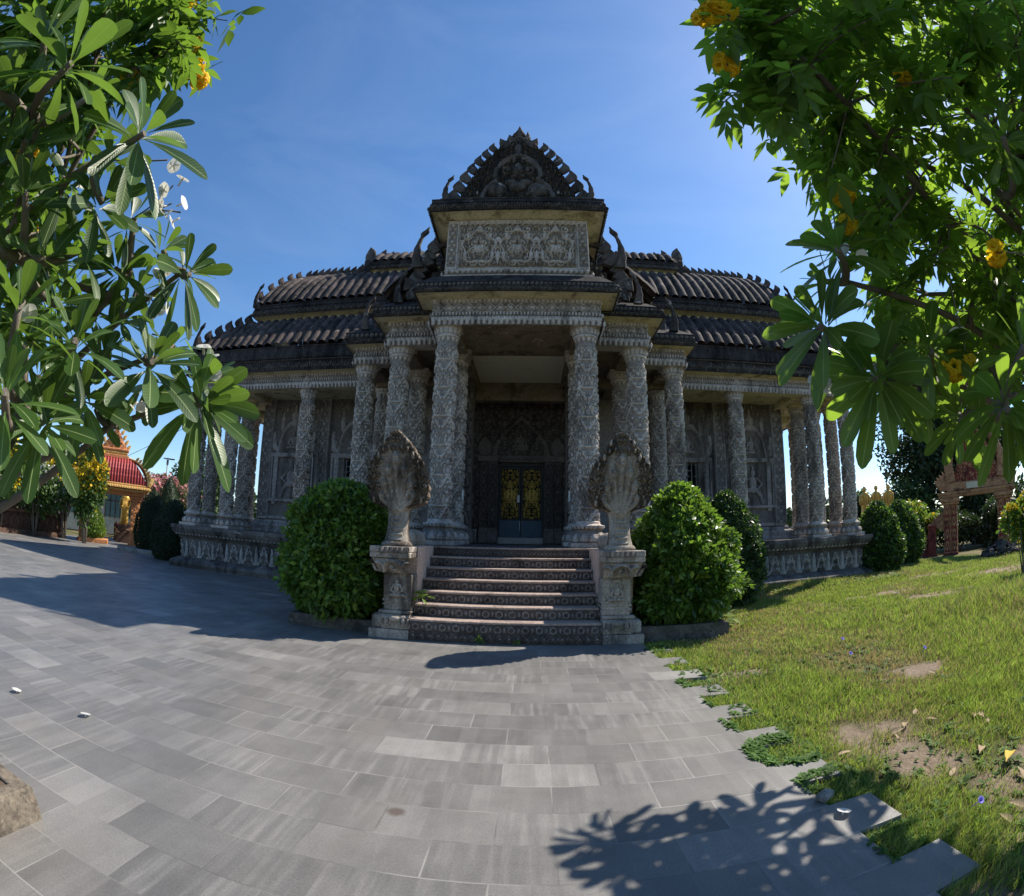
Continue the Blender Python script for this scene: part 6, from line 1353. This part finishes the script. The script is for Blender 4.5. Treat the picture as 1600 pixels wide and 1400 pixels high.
SHG = leafmat('shrub_leaf', (.035,.080,.018), (.085,.15,.035), (.13,.25,.04), .28, .5, .35); DKG = leafmat('dark_tree_leaf', (.014,.030,.012), (.038,.062,.022), (.06,.10,.02), .2, .5, .3); OLV = leafmat('olive_leaf', (.07,.09,.04), (.14,.15,.07), (.15,.18,.06), .25, .55, .3)
def at(px, py, d): p = pt(px, py, d); return p
p = at(104, 755, 27.5); cloud_tree('flowering_shrub', 'tall yellow flowering shrub in front of the red roofed gateway', p[0], p[1], 0, (1.75, 1.6, 1.75, 2.75), 12000, .19, [SHG, YF], 'flowering shrubs by the left wall', 31, .12, .55, 'shrub')
p = at(140, 690+30, 25.6); cloud_tree('flowering_shrub', 'yellow flowering shrub leaning over the red roofed gateway pillar', p[0], p[1], 0, (1.0, 1.0, 2.0, 2.55), 9000, .17, [SHG, YF], 'flowering shrubs by the left wall', 32, .1, .6, 'shrub')
p = at(58, 755, 26.5); cloud_tree('flowering_shrub', 'white flowering shrub between two yellow ones by the dark lattice wall', p[0], p[1], 0, (1.6, 1.5, 1.5, 2.25), 10000, .19, [SHG, WF], 'flowering shrubs by the left wall', 33, .09, .28, 'shrub')
p = at(6, 735, 26.0); cloud_tree('flowering_shrub', 'yellow flowering shrub cut off by the left edge of the picture', p[0], p[1], 0, (1.55, 1.5, 1.8, 2.7), 9000, .19, [SHG, YF], 'flowering shrubs by the left wall', 34, .09, .35, 'shrub')
p = at(268, 770, 32); cloud_tree('crape_myrtle', 'loose tree with pinkish red blossom beyond the trimmed hedges', p[0], p[1], 0, (3.4, 2.6, 1.9, 2.5), 9000, .22, [OLV, PKF], None, 35, .16, .42)
p = at(318, 740, 36); cloud_tree('background_tree', 'dark green tree seen past the left end of the temple', p[0], p[1], 0, (2.4, 2.4, 2.6, 4.0), 6000, .26, [SHG, DKG], 'background trees', 36, .2, .5)
p = at(147, 818, 27.3); bush('potted_topiary', 'small bright cone bush in a stone planter inside the red roofed gateway', (p[0], p[1], .15), [(.1, .45), (.4, .62), (.9, .55), (1.3, .3), (1.6, .04)], 5000, .08, [BUSHG, BUSHY], None, 1, .06, 37, yellow=.2)
b = MB(); b.box(-.8, .8, -.5, .5, -.02, .22, .03); o = b.build('stone_planter', ORNG, None, (p[0], p[1], 0)); o.rotation_euler.z = .8; tag(o, 'ochre stone planter holding the small cone bush in the gateway', 'planter')
p = at(1446, 705, 38); cloud_tree('dark_tree', 'large dark broad crowned tree behind the carved brown gate', p[0], p[1], 0, (3.9, 3.6, 4.6, 6.6), 17000, .30, [DKG, BUSHD], 'background trees', 38, .35, .3, lumps=14)
p = at(1530, 690, 40); cloud_tree('dark_tree', 'large dark tree rising over the right half of the carved gate', p[0], p[1], 0, (4.4, 3.6, 4.6, 6.0), 15000, .32, [DKG, BUSHD], 'background trees', 39, .3, .3, lumps=12)
p = at(1522, 800, 33); cloud_tree('young_tree', 'small dark round tree standing inside the carved brown gateway', p[0], p[1], 0, (1.25, 1.2, 1.3, 2.5), 6000, .2, [DKG, BUSHD], None, 40, .07, .3)
p = at(1440, 800, 27.5); cloud_tree('flowering_shrub', 'light green shrub dotted with yellow flowers left of the carved brown gate', p[0], p[1], 0, (1.55, 1.4, 1.0, 1.75), 8000, .16, [BUSHG, YF], None, 41, .08, .22, 'shrub')
p = at(1410, 770, 36); cloud_tree('background_tree', 'low green tree behind the golden statues', p[0], p[1], 0, (3.0, 2.4, 1.7, 2.6), 6500, .25, [SHG, DKG], 'background trees', 42, .15, .4)
p = at(1335, 770, 52); cloud_tree('background_tree', 'small distant round tree above the first golden statue', p[0], p[1], 0, (2.6, 2.2, 1.9, 3.4), 5000, .3, [DKG, SHG], 'background trees', 43, .15, .4)
p = at(1600, 775, 15); cloud_tree('flowering_shrub', 'green shrub with yellow flowers at the right edge before the carved gate', p[0], p[1], 0, (.75, .8, 1.05, 1.55), 7000, .13, [BUSHG, YF], None, 44, .07, .3, 'shrub')
for k, (px, py, d, h) in enumerate(((1500, 835, 30, 1.3), (1556, 822, 31, 1.7), (1530, 830, 36, 1.5))):
    p = at(px, py, d); cloud_tree('shaded_shrub', ('low dark shrub behind the left pillar of the carved brown gate', 'dark shrub behind the right pillar of the carved brown gate', 'dark shrub farthest back in the opening of the carved brown gate')[k], p[0], p[1], 0, (1.9, 1.3, h*.8, h*.75), 5500, .2, [DKG, BUSHD], None, 60 + k, .08, .4, 'shrub')
# distant belt of trees that reads as one mass
r = np.random.default_rng(88); b = MB(); n = 26000; a = r.uniform(math.radians(-80), math.radians(80), n); top = 2.6 + 2.6*lattice_noise(a*14 + 3, a*0, 1.0, 5) + 1.6*lattice_noise(a*41 + 3, a*0, 1.0, 6); d = r.uniform(66, 80, n); z = top*r.random(n)**.8
P = np.stack([d*np.sin(a), d*np.cos(a), z], -1); sz = r.uniform(.5, 1.1, n); leafs(b, P, rand_dir(r, n), rand_dir(r, n, .5), sz, sz*.6, [(0, .2), (.5, .5), (1, .1)], .1, .2); o = b.build('far_trees', DKG); tag(o, kind='stuff')
# weed sprigs on the stair
r = np.random.default_rng(3)
for (x, y, z, s, lb) in ((-1.30, 7.95, .52, 1.0, 'leafy weed growing from the joint of a stair tread at its left wall'), (-.37, 7.58, 0, .55, 'small weed at the foot of the stairs, left of the middle'), (.18, 7.57, 0, .4, 'tiny weed at the foot of the stairs, near the middle')):
    b = MB(); k = 26; D = rand_dir(r, k, .6); D[:, 1] -= .4; leafs(b, D*.12*s*r.random((k, 1)) + np.array([0, 0, .12*s]), D, rand_dir(r, k, 1), .10*s, .05*s, OVAL, .3, .15); b.tube([(0, 0, 0), (.01, -.02, .14*s)], .004, 5); tag(b.build('weed', BUSHG, None, (x, y, z)), lb, 'weed')
